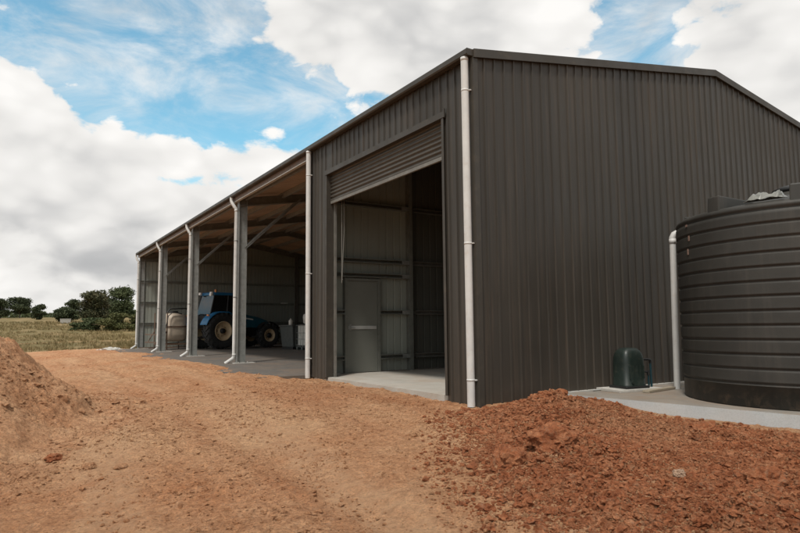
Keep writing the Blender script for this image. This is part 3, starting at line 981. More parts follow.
for (x, hw_, zb, zt) in secs:
    c_ = (zt - zb) * .22
    rings.append([(x, -hw_, zb), (x, hw_, zb), (x, hw_, zt - c_), (x, hw_ * .72, zt), (x, -hw_ * .72, zt), (x, -hw_, zt - c_)])
vs = [v for r_ in rings for v in r_]; fs = []
for i in range(len(rings) - 1):
    for j in range(6): fs.append((i * 6 + j, i * 6 + (j + 1) % 6, (i + 1) * 6 + (j + 1) % 6, (i + 1) * 6 + j))
fs += [tuple(range(6))[::-1], tuple(len(vs) - 6 + j for j in range(6))]
hd_.add(vs, fs, 0, False); hd_.build('bonnet', M['teal'], trac, bevel=.02)
for s_ in (-1, 1):
    st_ = MB(); st_.hexa([(1.35, s_ * .362, 1.50), (2.15, s_ * .353, 1.40), (2.15, s_ * .353, 1.46), (1.35, s_ * .362, 1.57)], [(1.35, s_ * .372, 1.50), (2.15, s_ * .362, 1.40), (2.15, s_ * .362, 1.46), (1.35, s_ * .372, 1.57)])
    st_.build('bonnet_stripe', M['lens'], trac)
    hl = MB(); hl.cbox((3.26, s_ * .19, 1.27), (.10, .13, .09), ry=R(35)); hl.build('headlight', M['lens'], trac, bevel=.01)
    # rear mudguards
    fd = MB(); rr = .96; prev = None
    vs = []; fs = []
    for i in range(15):
        a = R(28 + 132 * i / 14); flat = min(1.0, 1.0)
        X = rr * math.cos(a) * 1.02; Z = .87 + rr * math.sin(a)
        Z = min(Z, 1.80)
        for (yy, dz) in ((.50, 0), (1.08, 0), (1.10, -.05), (1.085, -.05), (1.06, -.03), (.50, -.03)):
            vs.append((X, s_ * yy, Z + dz))
    for i in range(14):
        for j in range(6): fs.append((i * 6 + j, i * 6 + (j + 1) % 6, (i + 1) * 6 + (j + 1) % 6, (i + 1) * 6 + j))
    fs += [tuple(range(6)), tuple(14 * 6 + j for j in range(6))]
    fd.add(vs, fs, 0, False); fd.build('mudguard', M['blue'], trac)
    tl = MB(); tl.cbox((-.78, s_ * .98, 1.62), (.08, .16, .08)); tl.build('tail_lamp', M['amber'], trac, bevel=.01)
    fm_ = MB(); vs = []; fs = []
    for i in range(9):
        a = R(30 + 120 * i / 8)
        for (r2, yy) in ((.70, .68), (.70, 1.02), (.685, 1.02), (.685, .68)): vs.append((2.72 + r2 * math.cos(a), s_ * yy, .62 + r2 * math.sin(a)))
    for i in range(8):
        for j in range(4): fs.append((i * 4 + j, i * 4 + (j + 1) % 4, (i + 1) * 4 + (j + 1) % 4, (i + 1) * 4 + j))
    fm_.add(vs, fs, 0, False); fm_.build('front_mudguard', M['black'], trac)
# cab
q = MB()
post = [(-.50, .66, 1.55, -.24, .62, 2.62), (.35, .72, 1.3, .50, .66, 2.62), (1.22, .50, 1.2, 1.22, .60, 2.62)]
for s_ in (-1, 1):
    for (x0, y0, z0, x1, y1, z1) in post: q.tube([(x0, s_ * y0, z0), (x1, s_ * y1, z1)], .038, 8)
    q.tube([(-.5, s_ * .66, 1.6), (.25, s_ * .72, 1.32), (1.12, s_ * .5, 1.2)], .03, 8)
q.box((-.45, -.6, 1.0), (1.1, .6, 1.22)); q.box((-.5, -.6, 1.22), (-.40, .6, 1.62))
q.build('cab_frame', M['black'], trac)
for (a, b_, c_, d_) in (((-.5, .66, 1.6), (.35, .72, 1.35), (.50, .66, 2.6), (-.24, .62, 2.6)), ((.35, .72, 1.35), (1.22, .5, 1.22), (1.22, .6, 2.6), (.50, .66, 2.6))):
    for s_ in (-1, 1):
        g_ = MB(); pts_ = [(p[0], s_ * p[1], p[2]) for p in (a, b_, c_, d_)]
        g_.hexa(pts_, [(p[0], p[1] + .008 * s_, p[2]) for p in pts_]); g_.build('window', M['glass'], trac)
for (x0, x1, y0, y1, z0) in ((1.22, 1.22, .5, .6, 1.25), (-.5, -.24, .66, .62, 1.64)):
    g_ = MB(); pts_ = [(x0, -y0, z0), (x0, y0, z0), (x1, y1, 2.6), (x1, -y1, 2.6)]
    g_.hexa(pts_, [(p[0] + .008, p[1], p[2]) for p in pts_]); g_.build('window', M['glass'], trac)
q = MB()
q.hexa([(-.30, -.68, 2.60), (1.40, -.68, 2.60), (1.40, .68, 2.60), (-.30, .68, 2.60)], [(-.24, -.60, 2.76), (1.3, -.60, 2.74), (1.3, .60, 2.74), (-.24, .60, 2.76)])
q.build('cab_roof', M['blue'], trac, bevel=.04)
q = MB(); q.cbox((.15, 0, 1.5), (.5, .5, .12)); q.cbox((-.08, 0, 1.8), (.12, .48, .6)); q.build('seat', M['black'], trac, bevel=.03)
q = MB(); q.lathe([(.17, -.012), (.19, 0), (.17, .012), (.155, 0)], 24, c=(.78, 0, 1.78), close=True); q.tube([(.78, 0, 1.78), (.98, 0, 1.3)], .02, 8); q.build('steering_wheel', M['black'], trac)
for (x, y, z) in ((-.36, -.52, 2.70), (-.36, .52, 2.70), (-.44, -.62, 2.62)):
    q = MB(); q.cbox((x, y, z), (.10, .17, .13)); q.build('work_lamp', M['lens'], trac, bevel=.015)
q = MB(); q.tube([(-.16, -.56, 2.74), (-.16, -.56, 2.88)], .055, 12); q.build('beacon', M['amber'], trac)
q = MB(); q.tube([(1.28, -.52, 1.25), (1.28, -.52, 2.0), (1.28, -.52, 2.55), (1.22, -.52, 2.66)], [.06, .06, .04, .04], 12); q.build('exhaust', M['black'], trac)
for s_ in (-1, 1):
    q = MB(); q.tube([(1.05, s_ * .62, 2.45), (1.15, s_ * 1.0, 2.42)], .014, 6); q.cbox((1.15, s_ * 1.02, 2.25), (.04, .18, .34)); q.build('mirror', M['black'], trac, bevel=.01)
q = MB()
for i in range(10): q.cbox((3.52, -.27 + i * .06, .78), (.28, .052, .42))
q.build('front_weight', M['black'], trac, bevel=.012)
q = MB()
for s_ in (-1,): 
    for i in range(3): q.cbox((.55 + .0 * i, s_ * .62, .42 + .27 * i), (.34, .22, .035))
    q.tube([(.38, s_ * .72, .40), (.38, s_ * .66, 1.2)], .015, 6); q.tube([(.72, s_ * .72, .40), (.72, s_ * .66, 1.2)], .015, 6)
q.build('step', M['black'], trac)
q = MB(); q.box((.4, .35, .55), (1.5, .62, 1.0)); q.box((.85, -.62, .55), (1.6, -.35, 1.0)); q.build('fuel_tank', M['black'], trac, bevel=.04)

# ------------------------------------------------------------------ linkage sprayer behind the tractor
spr = thing('boom_sprayer', 'beige sprayer tank in a brown steel frame behind the tractor', 'sprayer', (1.30, 25.3, 0), R(12))
q = MB(); rows = []
for (z, s_) in ((.38, .72), (.5, .93), (.75, .99), (1.08, 1.0), (1.12, 1.0), (1.45, .98), (1.62, .92), (1.72, .72), (1.76, .3)):
    ring = []
    for j in range(36):
        t_ = 2 * math.pi * j / 36; ct, sn = math.cos(t_), math.sin(t_)
        ring.append((.56 * s_ * math.copysign(abs(ct) ** .6, ct), .68 * s_ * math.copysign(abs(sn) ** .6, sn), z))
    rows.append(ring)
vs = [v for r_ in rows for v in r_]; fs = []
for i in range(len(rows) - 1):
    for j in range(36): fs.append((i * 36 + j, i * 36 + (j + 1) % 36, (i + 1) * 36 + (j + 1) % 36, (i + 1) * 36 + j))
fs += [tuple(range(36))[::-1], tuple((len(rows) - 1) * 36 + j for j in range(36))]
q.add(vs, fs, 0, True); q.build('tank', M['cream'], spr)
q = MB(); ring = []
for k_ in (0, 1):
    for j in range(36):
        t_ = 2 * math.pi * j / 36; ct, sn = math.cos(t_), math.sin(t_)
        for zz in (1.06, 1.13):
            ring.append(((.565 + .02 * k_) * math.copysign(abs(ct) ** .6, ct), (.685 + .02 * k_) * math.copysign(abs(sn) ** .6, sn), zz))
fs = [(j * 2, ((j + 1) % 36) * 2, ((j + 1) % 36) * 2 + 1, j * 2 + 1) for j in range(36)]
fs += [(72 + a, 72 + b_, 72 + c_, 72 + d_) for a, b_, c_, d_ in fs]
q.add(ring, fs, 0, True); q.build('strap', M['brown_frame'], spr)
q = MB(); q.tube([(0, 0, 1.74), (0, 0, 1.86)], .2, 20); q.build('lid', M['black'], spr)
q = MB()
for yy in (-.72, .72):
    q.box((-.62, yy - .03, .22), (.62, yy + .03, .30)); q.tube([(-.62, yy, .0), (-.62, yy, 1.78)], .032, 8); q.tube([(.62, yy, .0), (.62, yy, 1.3)], .032, 8)
    q.tube([(-.62, yy, .9), (-.95, yy, .35)], .028, 8)
q.box((-.64, -.72, .22), (-.58, .72, .30)); q.box((.58, -.72, .22), (.64, .72, .30)); q.box((-1.0, -.95, .32), (-.94, .95, .38)); q.box((-1.0, -.95, .7), (-.94, .95, .75))
q.build('frame', M['brown_frame'], spr)
q = MB(); q.tube([(-.62, -.72, 1.78), (-.5, -.72, 1.95), (.3, -.72, 1.98), (.55, -.6, 1.85), (.6, -.5, 1.6)], .03, 8); q.build('hoop', M['black'], spr)
q = MB(); q.tube([(-.7, -.76, .4), (-.72, -.78, 1.0), (-.60, -.78, 1.6), (-.35, -.78, 1.82), (.1, -.74, 1.7)], .022, 8); q.tube([(-.7, -.5, .4), (-.8, -.6, .8), (-.7, -.7, 1.3)], .02, 8); q.build('hose', M['black'], spr)

# ------------------------------------------------------------------ tote and bin at the mouth of the second bay
tote = thing('liquid_tote', 'white liquid tote in a wire cage beside the closed bay partition', 'tote', (6.25, 19.6, 0), R(8))
q = MB(); q.box((-.56, -.46, .17), (.56, .46, 1.12)); q.build('bottle', M['white_plastic'], tote, bevel=.06)
q = MB(); q.tube([(0, 0, 1.12), (0, 0, 1.17)], .09, 18); q.build('cap', M['black'], tote)
q = MB()
for z in (.2, .48, .76, 1.1):
    for yy in (-.5, .5): q.tube([(-.6, yy, z), (.6, yy, z)], .011, 6)
    for xx in (-.6, .6): q.tube([(xx, -.5, z), (xx, .5, z)], .011, 6)
for i in range(7):
    for yy in (-.5, .5): q.tube([(-.6 + .2 * i, yy, .15), (-.6 + .2 * i, yy, 1.1)], .011, 6)
for i in range(6):
    for xx in (-.6, .6): q.tube([(xx, -.5 + .2 * i, .15), (xx, -.5 + .2 * i, 1.1)], .011, 6)
q.build('cage', M['galv'], tote)
q = MB(); q.box((-.6, -.5, .11), (.6, .5, .15))
for yy in (-.42, 0, .42): q.box((-.6, yy - .06, 0), (.6, yy + .06, .11))
q.build('pallet', M['bin'], tote)
sk_ = MB(); rows = []
for (z, s_) in ((0, .8), (.06, .95), (.3, 1.0), (.42, .93), (.48, .55), (.5, .2)):
    rows.append([(.34 * s_ * math.cos(2 * math.pi * j / 20) * (1 + .06 * math.sin(3 * j)), .26 * s_ * math.sin(2 * math.pi * j / 20), z + .03 * math.sin(2.1 * j) * s_) for j in range(20)])
vs = [v for r_ in rows for v in r_]; fs = [(i * 20 + j, i * 20 + (j + 1) % 20, (i + 1) * 20 + (j + 1) % 20, (i + 1) * 20 + j) for i in range(len(rows) - 1) for j in range(20)]
fs.append(tuple((len(rows) - 1) * 20 + j for j in range(20)))
sk_.add(vs, fs, 0, True); o = sk_.build('feed_sack', M['white_plastic']); o.location = (6.05, 19.45, 1.165 + .0); tag(o, 'pale full sack lying on top of the white tote', 'sack')
bn = thing('plastic_bin', 'dark grey plastic bin between the tractor and the white tote', 'bin', (6.0, 21.0, 0), R(10))
q = MB(); q.hexa([(-.48, -.48, .1), (.48, -.48, .1), (.48, .48, .1), (-.48, .48, .1)], [(-.56, -.56, 1.05), (.56, -.56, 1.05), (.56, .56, 1.05), (-.56, .56, 1.05)]); q.build('tub', M['bin'], bn, bevel=.03)
q = MB(); q.box((-.6, -.6, 1.05), (.6, .6, 1.12)); q.build('lid', M['bin'], bn, bevel=.02)
q = MB()
for xx in (-.4, 0, .4): q.box((xx - .07, -.46, 0), (xx + .07, .46, .1))
q.build('skid', M['black'], bn)
jc = MB(); jc.lathe([(0, 0), (.09, 0), (.095, .02), (.095, .2), (.05, .25), (.03, .26), (.03, .30), (0, .30)], 18); o = jc.build('plastic_jug', M['white_plastic']); o.location = (5.62, 20.75, 1.122); tag(o, 'small white jug standing on the dark plastic bin', 'jug')

# ------------------------------------------------------------------ earth heaps
red_poly = np.array([(-.15, -.20), (.35, -.05), (1.60, -.05), (1.55, -.85), (1.52, -1.5), (1.50, -2.3), (1.62, -3.3), (2.0, -6.8), (-1.2, -6.8), (-2.1, -5.4), (-2.55, -4.55), (-2.25, -3.5), (-1.95, -2.65), (-1.25, -1.75), (-.65, -.9)])


def poly_sd(x, y, P):
    d = np.full(x.shape, 1e9); inside = np.zeros(x.shape, bool)
    n_ = len(P)
    for i in range(n_):
        ax, ay = P[i]; bx, by = P[(i + 1) % n_]
        ex, ey = bx - ax, by - ay
        t_ = np.clip(((x - ax) * ex + (y - ay) * ey) / (ex * ex + ey * ey), 0, 1)
        d = np.minimum(d, np.hypot(x - ax - t_ * ex, y - ay - t_ * ey))
        c_ = ((ay > y) != (by > y)) & (x < (bx - ax) * (y - ay) / (by - ay + 1e-12) + ax)
        inside ^= c_
    return np.where(inside, d, -d)


def red_z(x, y):
    b = base_z(np.minimum(x, 1.3), y) - .02
    wx = x + .22 * fbm(x * 1.6, y * 1.6, 3, 41); wy = y + .22 * fbm(x * 1.6, y * 1.6, 3, 43)
    d = poly_sd(wx, wy, red_poly) + .10 * fbm(x * 3, y * 3, 3, 44)
    top = .065 + .09 * fbm(x * .9, y * .9, 3, 50) + .06 * np.exp(-((x - 1.0) ** 2 + (y + .65) ** 2) / .3) + .06 * np.exp(-((x + 1.2) ** 2 + (y + 2.5) ** 2) / .5) + .10 * np.exp(-(((y + .75) - .72 * (x - .7)) / .32) ** 2) * sstep(-2.2, -1.6, x) * (1 - sstep(.4, 1.1, x))
    top = top - .07 * sstep(-.2, 1.2, x) * sstep(.8, 2.2, -y)
    h = top * sstep(-.12, .75, d)
    amp = sstep(-.12, .6, d)
    lump = (np.maximum(0, .7 - worley(x * 3.4, y * 3.4, 60)) * .085 + np.maximum(0, .7 - worley(x * 8 + .3 * wx, y * 8, 61)) * .055
            + np.maximum(0, .65 - worley(x * 17, y * 17, 62)) * .036 + np.maximum(0, .6 - worley(x * 29, y * 29, 63)) * .02)
    rough_ = .30 + .95 * sstep(.40, .62, vnoise(x * .8 + 3, y * .8, 70))
    h = h + amp * (lump * rough_ + .035 * fbm(x * 4, y * 4, 4, 66)) - .035
    # nothing on top of the concrete pad or under the wall
    keep = (1.50 - .148 * (y + .7)) - .42 * sstep(.8, 2.0, -y) - x + .06 * fbm(x * 3, y * 3, 3, 99)
    h = h * sstep(-.02, .30, keep)
    h = np.where(keep < 0, -.25, h)
    h = np.where(y > -.045, np.minimum(h, -.15), h)
    return b + np.where(d > -.12, h, -.10 + d * .2)


hX = axis([(-3.1, 1.75, .0165)]); hY = axis([(-7.0, -5.0, .05), (-5.0, .12, .0165)])
ho, _, _ = grid_mesh('soil_heap', hX, hY, red_z, M['redsoil'])
tag(ho, 'heap of dug red clay clods between the shed corner and the concrete pad', 'soil heap')
tag(ho, group=None)


MC = np.array([-6.45, 3.5])


def pale_h(x, y):
    dx, dy = x - MC[0], y - MC[1]
    r_ = np.hypot(dx / 1.98, dy / 2.8) + .12 * fbm(x * .9, y * .9, 3, 80)
    h = .98 * sstep(-.1, .66, np.clip(1 - r_, 0, 1)) * sstep(0, .1, 1 - r_)
    h = h + np.clip(1 - r_, 0, .5) * (.34 * fbm(x * 2.2, y * 2.2, 5, 82, .6) + .12 * np.maximum(0, .6 - worley(x * 4, y * 4, 83)))
    return h, r_


def pale_z(x, y):
    h, r_ = pale_h(x, y)
    cr = (np.maximum(0, .62 - worley(x * 12, y * 12, 84)) * .05 + np.maximum(0, .6 - worley(x * 25, y * 25, 85)) * .03) * sstep(.2, .55, vnoise(x * 1.4, y * 1.4, 86))
    skirt = sstep(1.55, .9, r_) if False else (1 - sstep(.9, 1.45, r_))
    return ground_z(x, y) + np.where(r_ < 1.0, h, 0) + cr * skirt + .05 * skirt - .035 * sstep(1.1, 1.5, r_) + .03 * skirt * fbm(x * 5, y * 5, 3, 87)


pX = axis([(-9.6, -6.6, .08), (-6.6, -2.9, .022)]); pY = axis([(-1.2, 6.2, .022), (6.2, 8.0, .08)])
po, _, _ = grid_mesh('soil_mound', pX, pY, pale_z, M['palesoil'])
tag(po, 'smooth pale tan earth mound at the far left of the yard', 'soil mound')

# ------------------------------------------------------------------ stones and clods
def ico():
    t_ = (1 + 5 ** .5) / 2
    v = np.array([(-1, t_, 0), (1, t_, 0), (-1, -t_, 0), (1, -t_, 0), (0, -1, t_), (0, 1, t_), (0, -1, -t_), (0, 1, -t_), (t_, 0, -1), (t_, 0, 1), (-t_, 0, -1), (-t_, 0, 1)], float)
    v /= np.linalg.norm(v[0])
    f = np.array([(0, 11, 5), (0, 5, 1), (0, 1, 7), (0, 7, 10), (0, 10, 11), (1, 5, 9), (5, 11, 4), (11, 10, 2), (10, 7, 6), (7, 1, 8), (3, 9, 4), (3, 4, 2), (3, 2, 6), (3, 6, 8), (3, 8, 9), (4, 9, 5), (2, 4, 11), (6, 2, 10), (8, 6, 7), (9, 8, 1)])
    return v, f


def subdiv(v, f):
    v = list(map(tuple, v)); cache = {}; out = []
    def mid(a, b):
        k = (min(a, b), max(a, b))
        if k not in cache:
            m = (np.array(v[a]) + np.array(v[b])) / 2; m /= np.linalg.norm(m); cache[k] = len(v); v.append(tuple(m))
        return cache[k]
    for a, b, c in f:
        ab, bc, ca = mid(a, b), mid(b, c), mid(c, a)
        out += [(a, ab, ca), (b, bc, ab), (c, ca, bc), (ab, bc, ca)]
    return np.array(v), np.array(out)


IV0, IF0 = ico(); IV1, IF1 = subdiv(IV0, IF0); IV2, IF2 = subdiv(IV1, IF1)


def scatter(name, xs, ys, zs, rad, material, fine=False):
    bv, bf = (IV1, IF1) if fine else (IV0, IF0)
    n_ = len(xs); nv_ = len(bv)
    shapes = [bv * (1 + .28 * rng.normal(size=(nv_, 1)).clip(-1.6, 1.6)) for _ in range(24)]
    S = np.stack([shapes[i] for i in rng.integers(0, 24, n_)])
    a = rng.uniform(0, 2 * math.pi, n_); ca, sa = np.cos(a), np.sin(a)
    sc = np.stack([rng.uniform(.75, 1.3, n_), rng.uniform(.75, 1.3, n_), rng.uniform(.55, .95, n_)], 1)
    S = S * sc[:, None, :]
    X = S[..., 0] * ca[:, None] - S[..., 1] * sa[:, None]; Y = S[..., 0] * sa[:, None] + S[..., 1] * ca[:, None]
    V = np.stack([X * rad[:, None] + xs[:, None], Y * rad[:, None] + ys[:, None], S[..., 2] * rad[:, None] + zs[:, None]], 2)
    F = bf[None] + (np.arange(n_) * nv_)[:, None, None]
    mats = material if isinstance(material, list) else [material]
    o = np_mesh(name, V.reshape(-1, 3), F.reshape(-1, 3), mats[0])
    for m_ in mats[1:]: o.data.materials.append(m_)
    if len(mats) > 1:
        pick = ((rng.random(n_) < .16 + .30 * (vnoise(xs * 1.6, ys * 1.6, 150) > .58)) & (rad < .013)).astype(np.int32)
        o.data.polygons.foreach_set('material_index', np.repeat(pick, len(bf)).astype(np.int32))
    return o


# crumbs on the red heap
n_ = 110000
x = rng.uniform(-3.3, 1.6, n_); y = rng.uniform(-5.2, -.08, n_)
d = poly_sd(x, y, red_poly)
pk = (d > -.8 * rng.random(n_) ** 3) & (x < 1.46 - .148 * (y + .7) - .36 * sstep(.8, 2.0, -y) * rng.random(n_) ** .25)
x, y = x[pk], y[pk]
rad = .0055 * (1 / (1 - rng.random(len(x)) * .99)) ** .46
rad = np.minimum(rad, .034)
zz = np.maximum(red_z(x, y), ground_z(x, y)) + rad * .25
o = scatter('clay_crumbs', x, y, zz, rad, [M['redsoil'], M['palesoil']], True); tag(o, kind='stuff', label='loose red clay crumbs spread over the dug heap', cat='clay crumbs')
# grit and small stones across the yard
n_ = 70000
x = np.concatenate([rng.uniform(-7.5, .0, n_), rng.uniform(-10, .0, 6000)]); y = np.concatenate([rng.uniform(-5.2, 5.5, n_), rng.uniform(5, 28, 6000)])
x = np.concatenate([x, rng.uniform(-.32, -.02, 1400), -.75 + .45 * rng.normal(size=3500)]); y = np.concatenate([y, rng.uniform(.2, 5.4, 1400), rng.uniform(5.6, 27, 3500)])
dens = vnoise(x * 1.1, y * .8, 90) * .6 + vnoise(x * 4, y * 4, 91) * .4
pk = (dens > .36 + .4 * rng.random(len(x))) & (poly_sd(x, y, red_poly) < .05)
x, y = x[pk], y[pk]
rad = np.minimum(.0045 * (1 / (1 - rng.random(len(x)) * .985)) ** .45, .03)
_, pr_ = pale_h(x, y)
zz = np.where(pr_ < 1.45, np.maximum(pale_z(x, y), ground_z(x, y)), ground_z(x, y)) + rad * .25
o = scatter('yard_grit', x, y, zz, rad, [M['ground'], M['palesoil']], False); tag(o, kind='stuff', label='small loose stones and grit over the bare yard', cat='grit')
# crumbs on the pale mound's foot
n_ = 4200
x = rng.uniform(-8.5, -3.6, n_); y = rng.uniform(-1.0, 6.5, n_)
h_, r_ = pale_h(x, y)
pk = (r_ < 1.35) & (vnoise(x * 1.5, y * 1.5, 95) > .40)
x, y = x[pk], y[pk]
rad = np.minimum(.009 * (1 / (1 - rng.random(len(x)) * .985)) ** .5, .06)
o = scatter('mound_crumbs', x, y, pale_z(x, y) + rad * .2, rad, M['palesoil'], True); tag(o, kind='stuff', label='loose tan crumbs lying on the earth mound', cat='soil crumbs')


def clod(name, x, y, z, r_, seed, material, label, cat, sq=.75):
    rs = np.random.default_rng(seed)
    bv, bf = subdiv(IV2, IF2)
    nz = np.array([mnoise.fractal(Vector(tuple(v * 1.4 + seed)), .9, 2.1, 4) for v in bv])
    n2 = np.array([abs(mnoise.noise(Vector(tuple(v * 4.5 + seed * 2)))) for v in bv])
    V = bv * (1 + .38 * nz + .22 * n2)[:, None] * r_ * np.array([rs.uniform(.9, 1.25), rs.uniform(.9, 1.2), sq])
    o = np_mesh(name, V, bf, material); o.location = (x, y, z); o.rotation_euler = (0, 0, rs.uniform(0, 6))
    return tag(o, label, cat)


CL = [(-1.66, -2.45, .17, 3, 'redsoil', 'large dark red clod at the left toe of the dug heap'),
      (-1.18, -2.48, .17, 5, 'redsoil', 'large red clod overhanging a dark hollow in the dug heap'),
      (-1.38, -2.62, .09, 6, 'redsoil', 'smaller red clod wedged in front of the two large heap clods'),
      (-.80, -3.50, .045, 8, 'stone', 'pale tan stone resting on the right side of the red heap'),
      (.92, -.55, .13, 9, 'redsoil', 'red clod crowning the heap in front of the end wall'),
      (-.35, -3.95, .12, 12, 'redsoil', 'rough red clod near the right edge of the heap'),
      (1.0, -2.6, .12, 13, 'redsoil', 'red clod on the heap below the water tank')]
for (x, y, r_, sd_, mk, lb) in CL:
    zt = float(red_z(np.array([x]), np.array([y]))[0])
    clod('clay_clod' if mk == 'redsoil' else 'stone', x, y, zt + r_ * .25, r_, sd_, M[mk], lb, 'clod' if mk == 'redsoil' else 'stone')
# loose clods out on the yard, left foreground
for (x, y, r_, sd_, lb) in [(-5.02, .75, .07, 21, 'reddish clod lying alone right of the tan mound foot'), (-4.75, .15, .06, 22, 'tan clod lying at the lower foot of the tan mound'),
                            (-4.5, -.1, .055, 23, 'small clod right of the tan mound, in front of the scuffed red patch')]:
    zt = float(max(ground_z(np.array([x]), np.array([y]))[0], pale_z(np.array([x]), np.array([y]))[0]))
    clod('clay_clod', x, y, zt + r_ * .2, r_, sd_, M['palesoil'] if sd_ != 21 else M['redsoil'], lb, 'clod', .6)
clod('gravel_pile', -1.15, 27.6, -.14, .55, 33, M['pale_slab'], 'small pale gravel pile at the edge of the grass by the far shed corner', 'gravel pile', .42)

# ------------------------------------------------------------------ trees and scrub
def tree(name, label, x, y, h, wdt, leaf, seed, trunk_h=.35, n=2600, ls=.15, group='trees across the paddock', blobs=9, shrub=False):
    rs = np.random.default_rng(seed); n = int(n * 2.2)
    z0 = float(base_z(np.array([x]), np.array([y]))[0]) - .05
    root = thing(name, label, 'tree' if not shrub else 'bush', (x, y, z0), rs.uniform(0, 6), group)
    tb_ = MB(); cents = []
    lo = 0.05 if shrub else trunk_h
    for i in range(blobs):
        a = rs.uniform(0, 2 * math.pi); rr = wdt * .5 * rs.uniform(.05, .78) ** .8
        zc = h * rs.uniform(lo + .08, .88)
        k = 1 - .55 * abs((zc / h - (lo + 1) / 2) / ((1 - lo) / 2))
        cents.append((rr * k * math.cos(a), rr * k * math.sin(a), zc, wdt * rs.uniform(.13, .25), h * rs.uniform(.09, .19)))
    cents.append((0, 0, h * .85, wdt * .2, h * .15))
    if not shrub:
        f_ = h * trunk_h
        bend = rs.uniform(-.15, .15, 2) * h * .3
        tb_.tube([(0, 0, -.1), (bend[0] * .4, bend[1] * .4, f_ * .6), (bend[0], bend[1], f_ * 1.15)], [h * .035, h * .026, h * .02], 8)
        for c_ in cents[::1]:
            tb_.tube([(bend[0] * .9, bend[1] * .9, f_ * rs.uniform(.7, 1.1)), ((bend[0] + c_[0]) * .55, (bend[1] + c_[1]) * .55, (f_ + c_[2]) * .5), (c_[0], c_[1], c_[2])], [h * .014, h * .009, h * .003], 5, cap=False)
    else:
        for c_ in cents: tb_.tube([(c_[0] * .15, c_[1] * .15, -.05), (c_[0] * .6, c_[1] * .6, c_[2] * .5), (c_[0], c_[1], c_[2])], [h * .018, h * .012, h * .004], 5, cap=False)
    tb_.build('trunk' if not shrub else 'stem', M['bark'], root)
    C_ = np.array(cents); w_ = C_[:, 3] ** 2 * C_[:, 4]
    idx = rs.choice(len(C_), n, p=w_ / w_.sum())
    dirs = rs.normal(size=(n, 3)); dirs /= np.linalg.norm(dirs, axis=1)[:, None]
    rad_ = rs.random(n) ** .5 * (1 + .35 * rs.random(n) ** 3)
    P_ = C_[idx, :3] + dirs * rad_[:, None] * np.stack([C_[idx, 3], C_[idx, 3], C_[idx, 4]], 1)
    P_[:, 2] = np.maximum(P_[:, 2], .08)
    u = rs.normal(size=(n, 3)); u /= np.linalg.norm(u, axis=1)[:, None]
    v = np.cross(u, rs.normal(size=(n, 3))); v /= np.linalg.norm(v, axis=1)[:, None]
    s1 = (ls * rs.uniform(.6, 1.3, n))[:, None]; s2 = s1 * .45
    V = np.stack([P_ - u * s1, P_ - v * s2, P_ + u * s1, P_ + v * s2], 1).reshape(-1, 3)
    F = np.arange(n * 4).reshape(-1, 4)
    np_mesh('crown' if not shrub else 'foliage', V, F, M[leaf], root)
    return root


tree('gum_tree', 'dark round gum tree at the very left edge of the paddock', -7.2, 117.5, 3.3, 4.0, 'leaf_dark', 101, .12, 3000, blobs=14)
tree('gum_tree', 'wide dark gum tree with a flat top on the far left skyline', -4.4, 121.6, 3.7, 5.2, 'leaf_dark', 102, .22, 4000, blobs=16)
tree('gum_tree', 'small dark gum tree alone left of the bare rise', -1.96, 102.5, 2.3, 2.8, 'leaf_dark', 103, .06, 2400, blobs=12)
tree('gum_tree', 'thin airy gum tree showing above the dark bush', 2.3, 99.9, 3.2, 2.6, 'leaf_dark', 104, .5, 900, blobs=6)
tree('gum_tree', 'rust tinged gum tree, middle of the three near trees', 2.86, 76.1, 4.2, 4.2, 'leaf_rust', 105, .08, 5200, blobs=20)
tree('gum_tree', 'grey green gum tree beside the far end of the shed', 6.3, 79.8, 4.8, 4.2, 'leaf_mid', 106, .10, 4600, blobs=18)
tree('gum_tree', 'dark green tree behind the scrub, between the rust tinged and grey green trees', 4.75, 82, 3.4, 2.6, 'leaf_dark', 107, .05, 2600, blobs=12)
SG = 'scrub in front of the paddock trees'
tree('scrub_bush', 'broad dark bush left of the rust tinged tree', .6, 89, 2.1, 3.9, 'leaf_dark', 111, 0, 3600, group=SG, shrub=True, blobs=16)
tree('scrub_bush', 'rounded green bush in front of the rust tinged tree', 1.16, 61.9, 1.35, 2.7, 'leaf_mid', 112, 0, 2600, .10, group=SG, shrub=True, blobs=14)
tree('scrub_bush', 'wide olive bush in front of the grey green tree', 3.2, 60.4, 1.85, 3.4, 'leaf_yellow', 113, 0, 4200, .10, group=SG, shrub=True, blobs=18)
tree('scrub_bush', 'low olive bush against the shed side', 5.0, 60, 1.7, 2.6, 'leaf_yellow', 114, 0, 2800, .10, group=SG, shrub=True, blobs=12)
tree('scrub_bush', 'smallest green bush, leftmost of the front scrub', -.2, 62.7, .8, 1.5, 'leaf_mid', 115, 0, 1300, .10, group=SG, shrub=True, blobs=8)
# far wood on the skyline
n_ = 9000
x = rng.uniform(-60, 60, n_); y = rng.uniform(150, 185, n_); keepm = vnoise(x * .11, y * .03, 120) > .42
x, y = x[keepm], y[keepm]
zz = base_z(x, y) + rng.random(len(x)) ** .7 * 2.2 * vnoise(x * .25, y * .1, 121)
u = rng.normal(size=(len(x), 3)); v = np.cross(u, rng.normal(size=(len(x), 3)))
u /= np.linalg.norm(u, axis=1)[:, None]; v /= np.linalg.norm(v, axis=1)[:, None]
P_ = np.stack([x, y, zz], 1)
V = np.stack([P_ - u * .45, P_ - v * .3, P_ + u * .45, P_ + v * .3], 1).reshape(-1, 3)
o = np_mesh('far_scrub', V, np.arange(len(V)).reshape(-1, 4), M['leaf_mid']); tag(o, 'low line of scrub along the far skyline', 'scrub', kind='stuff')
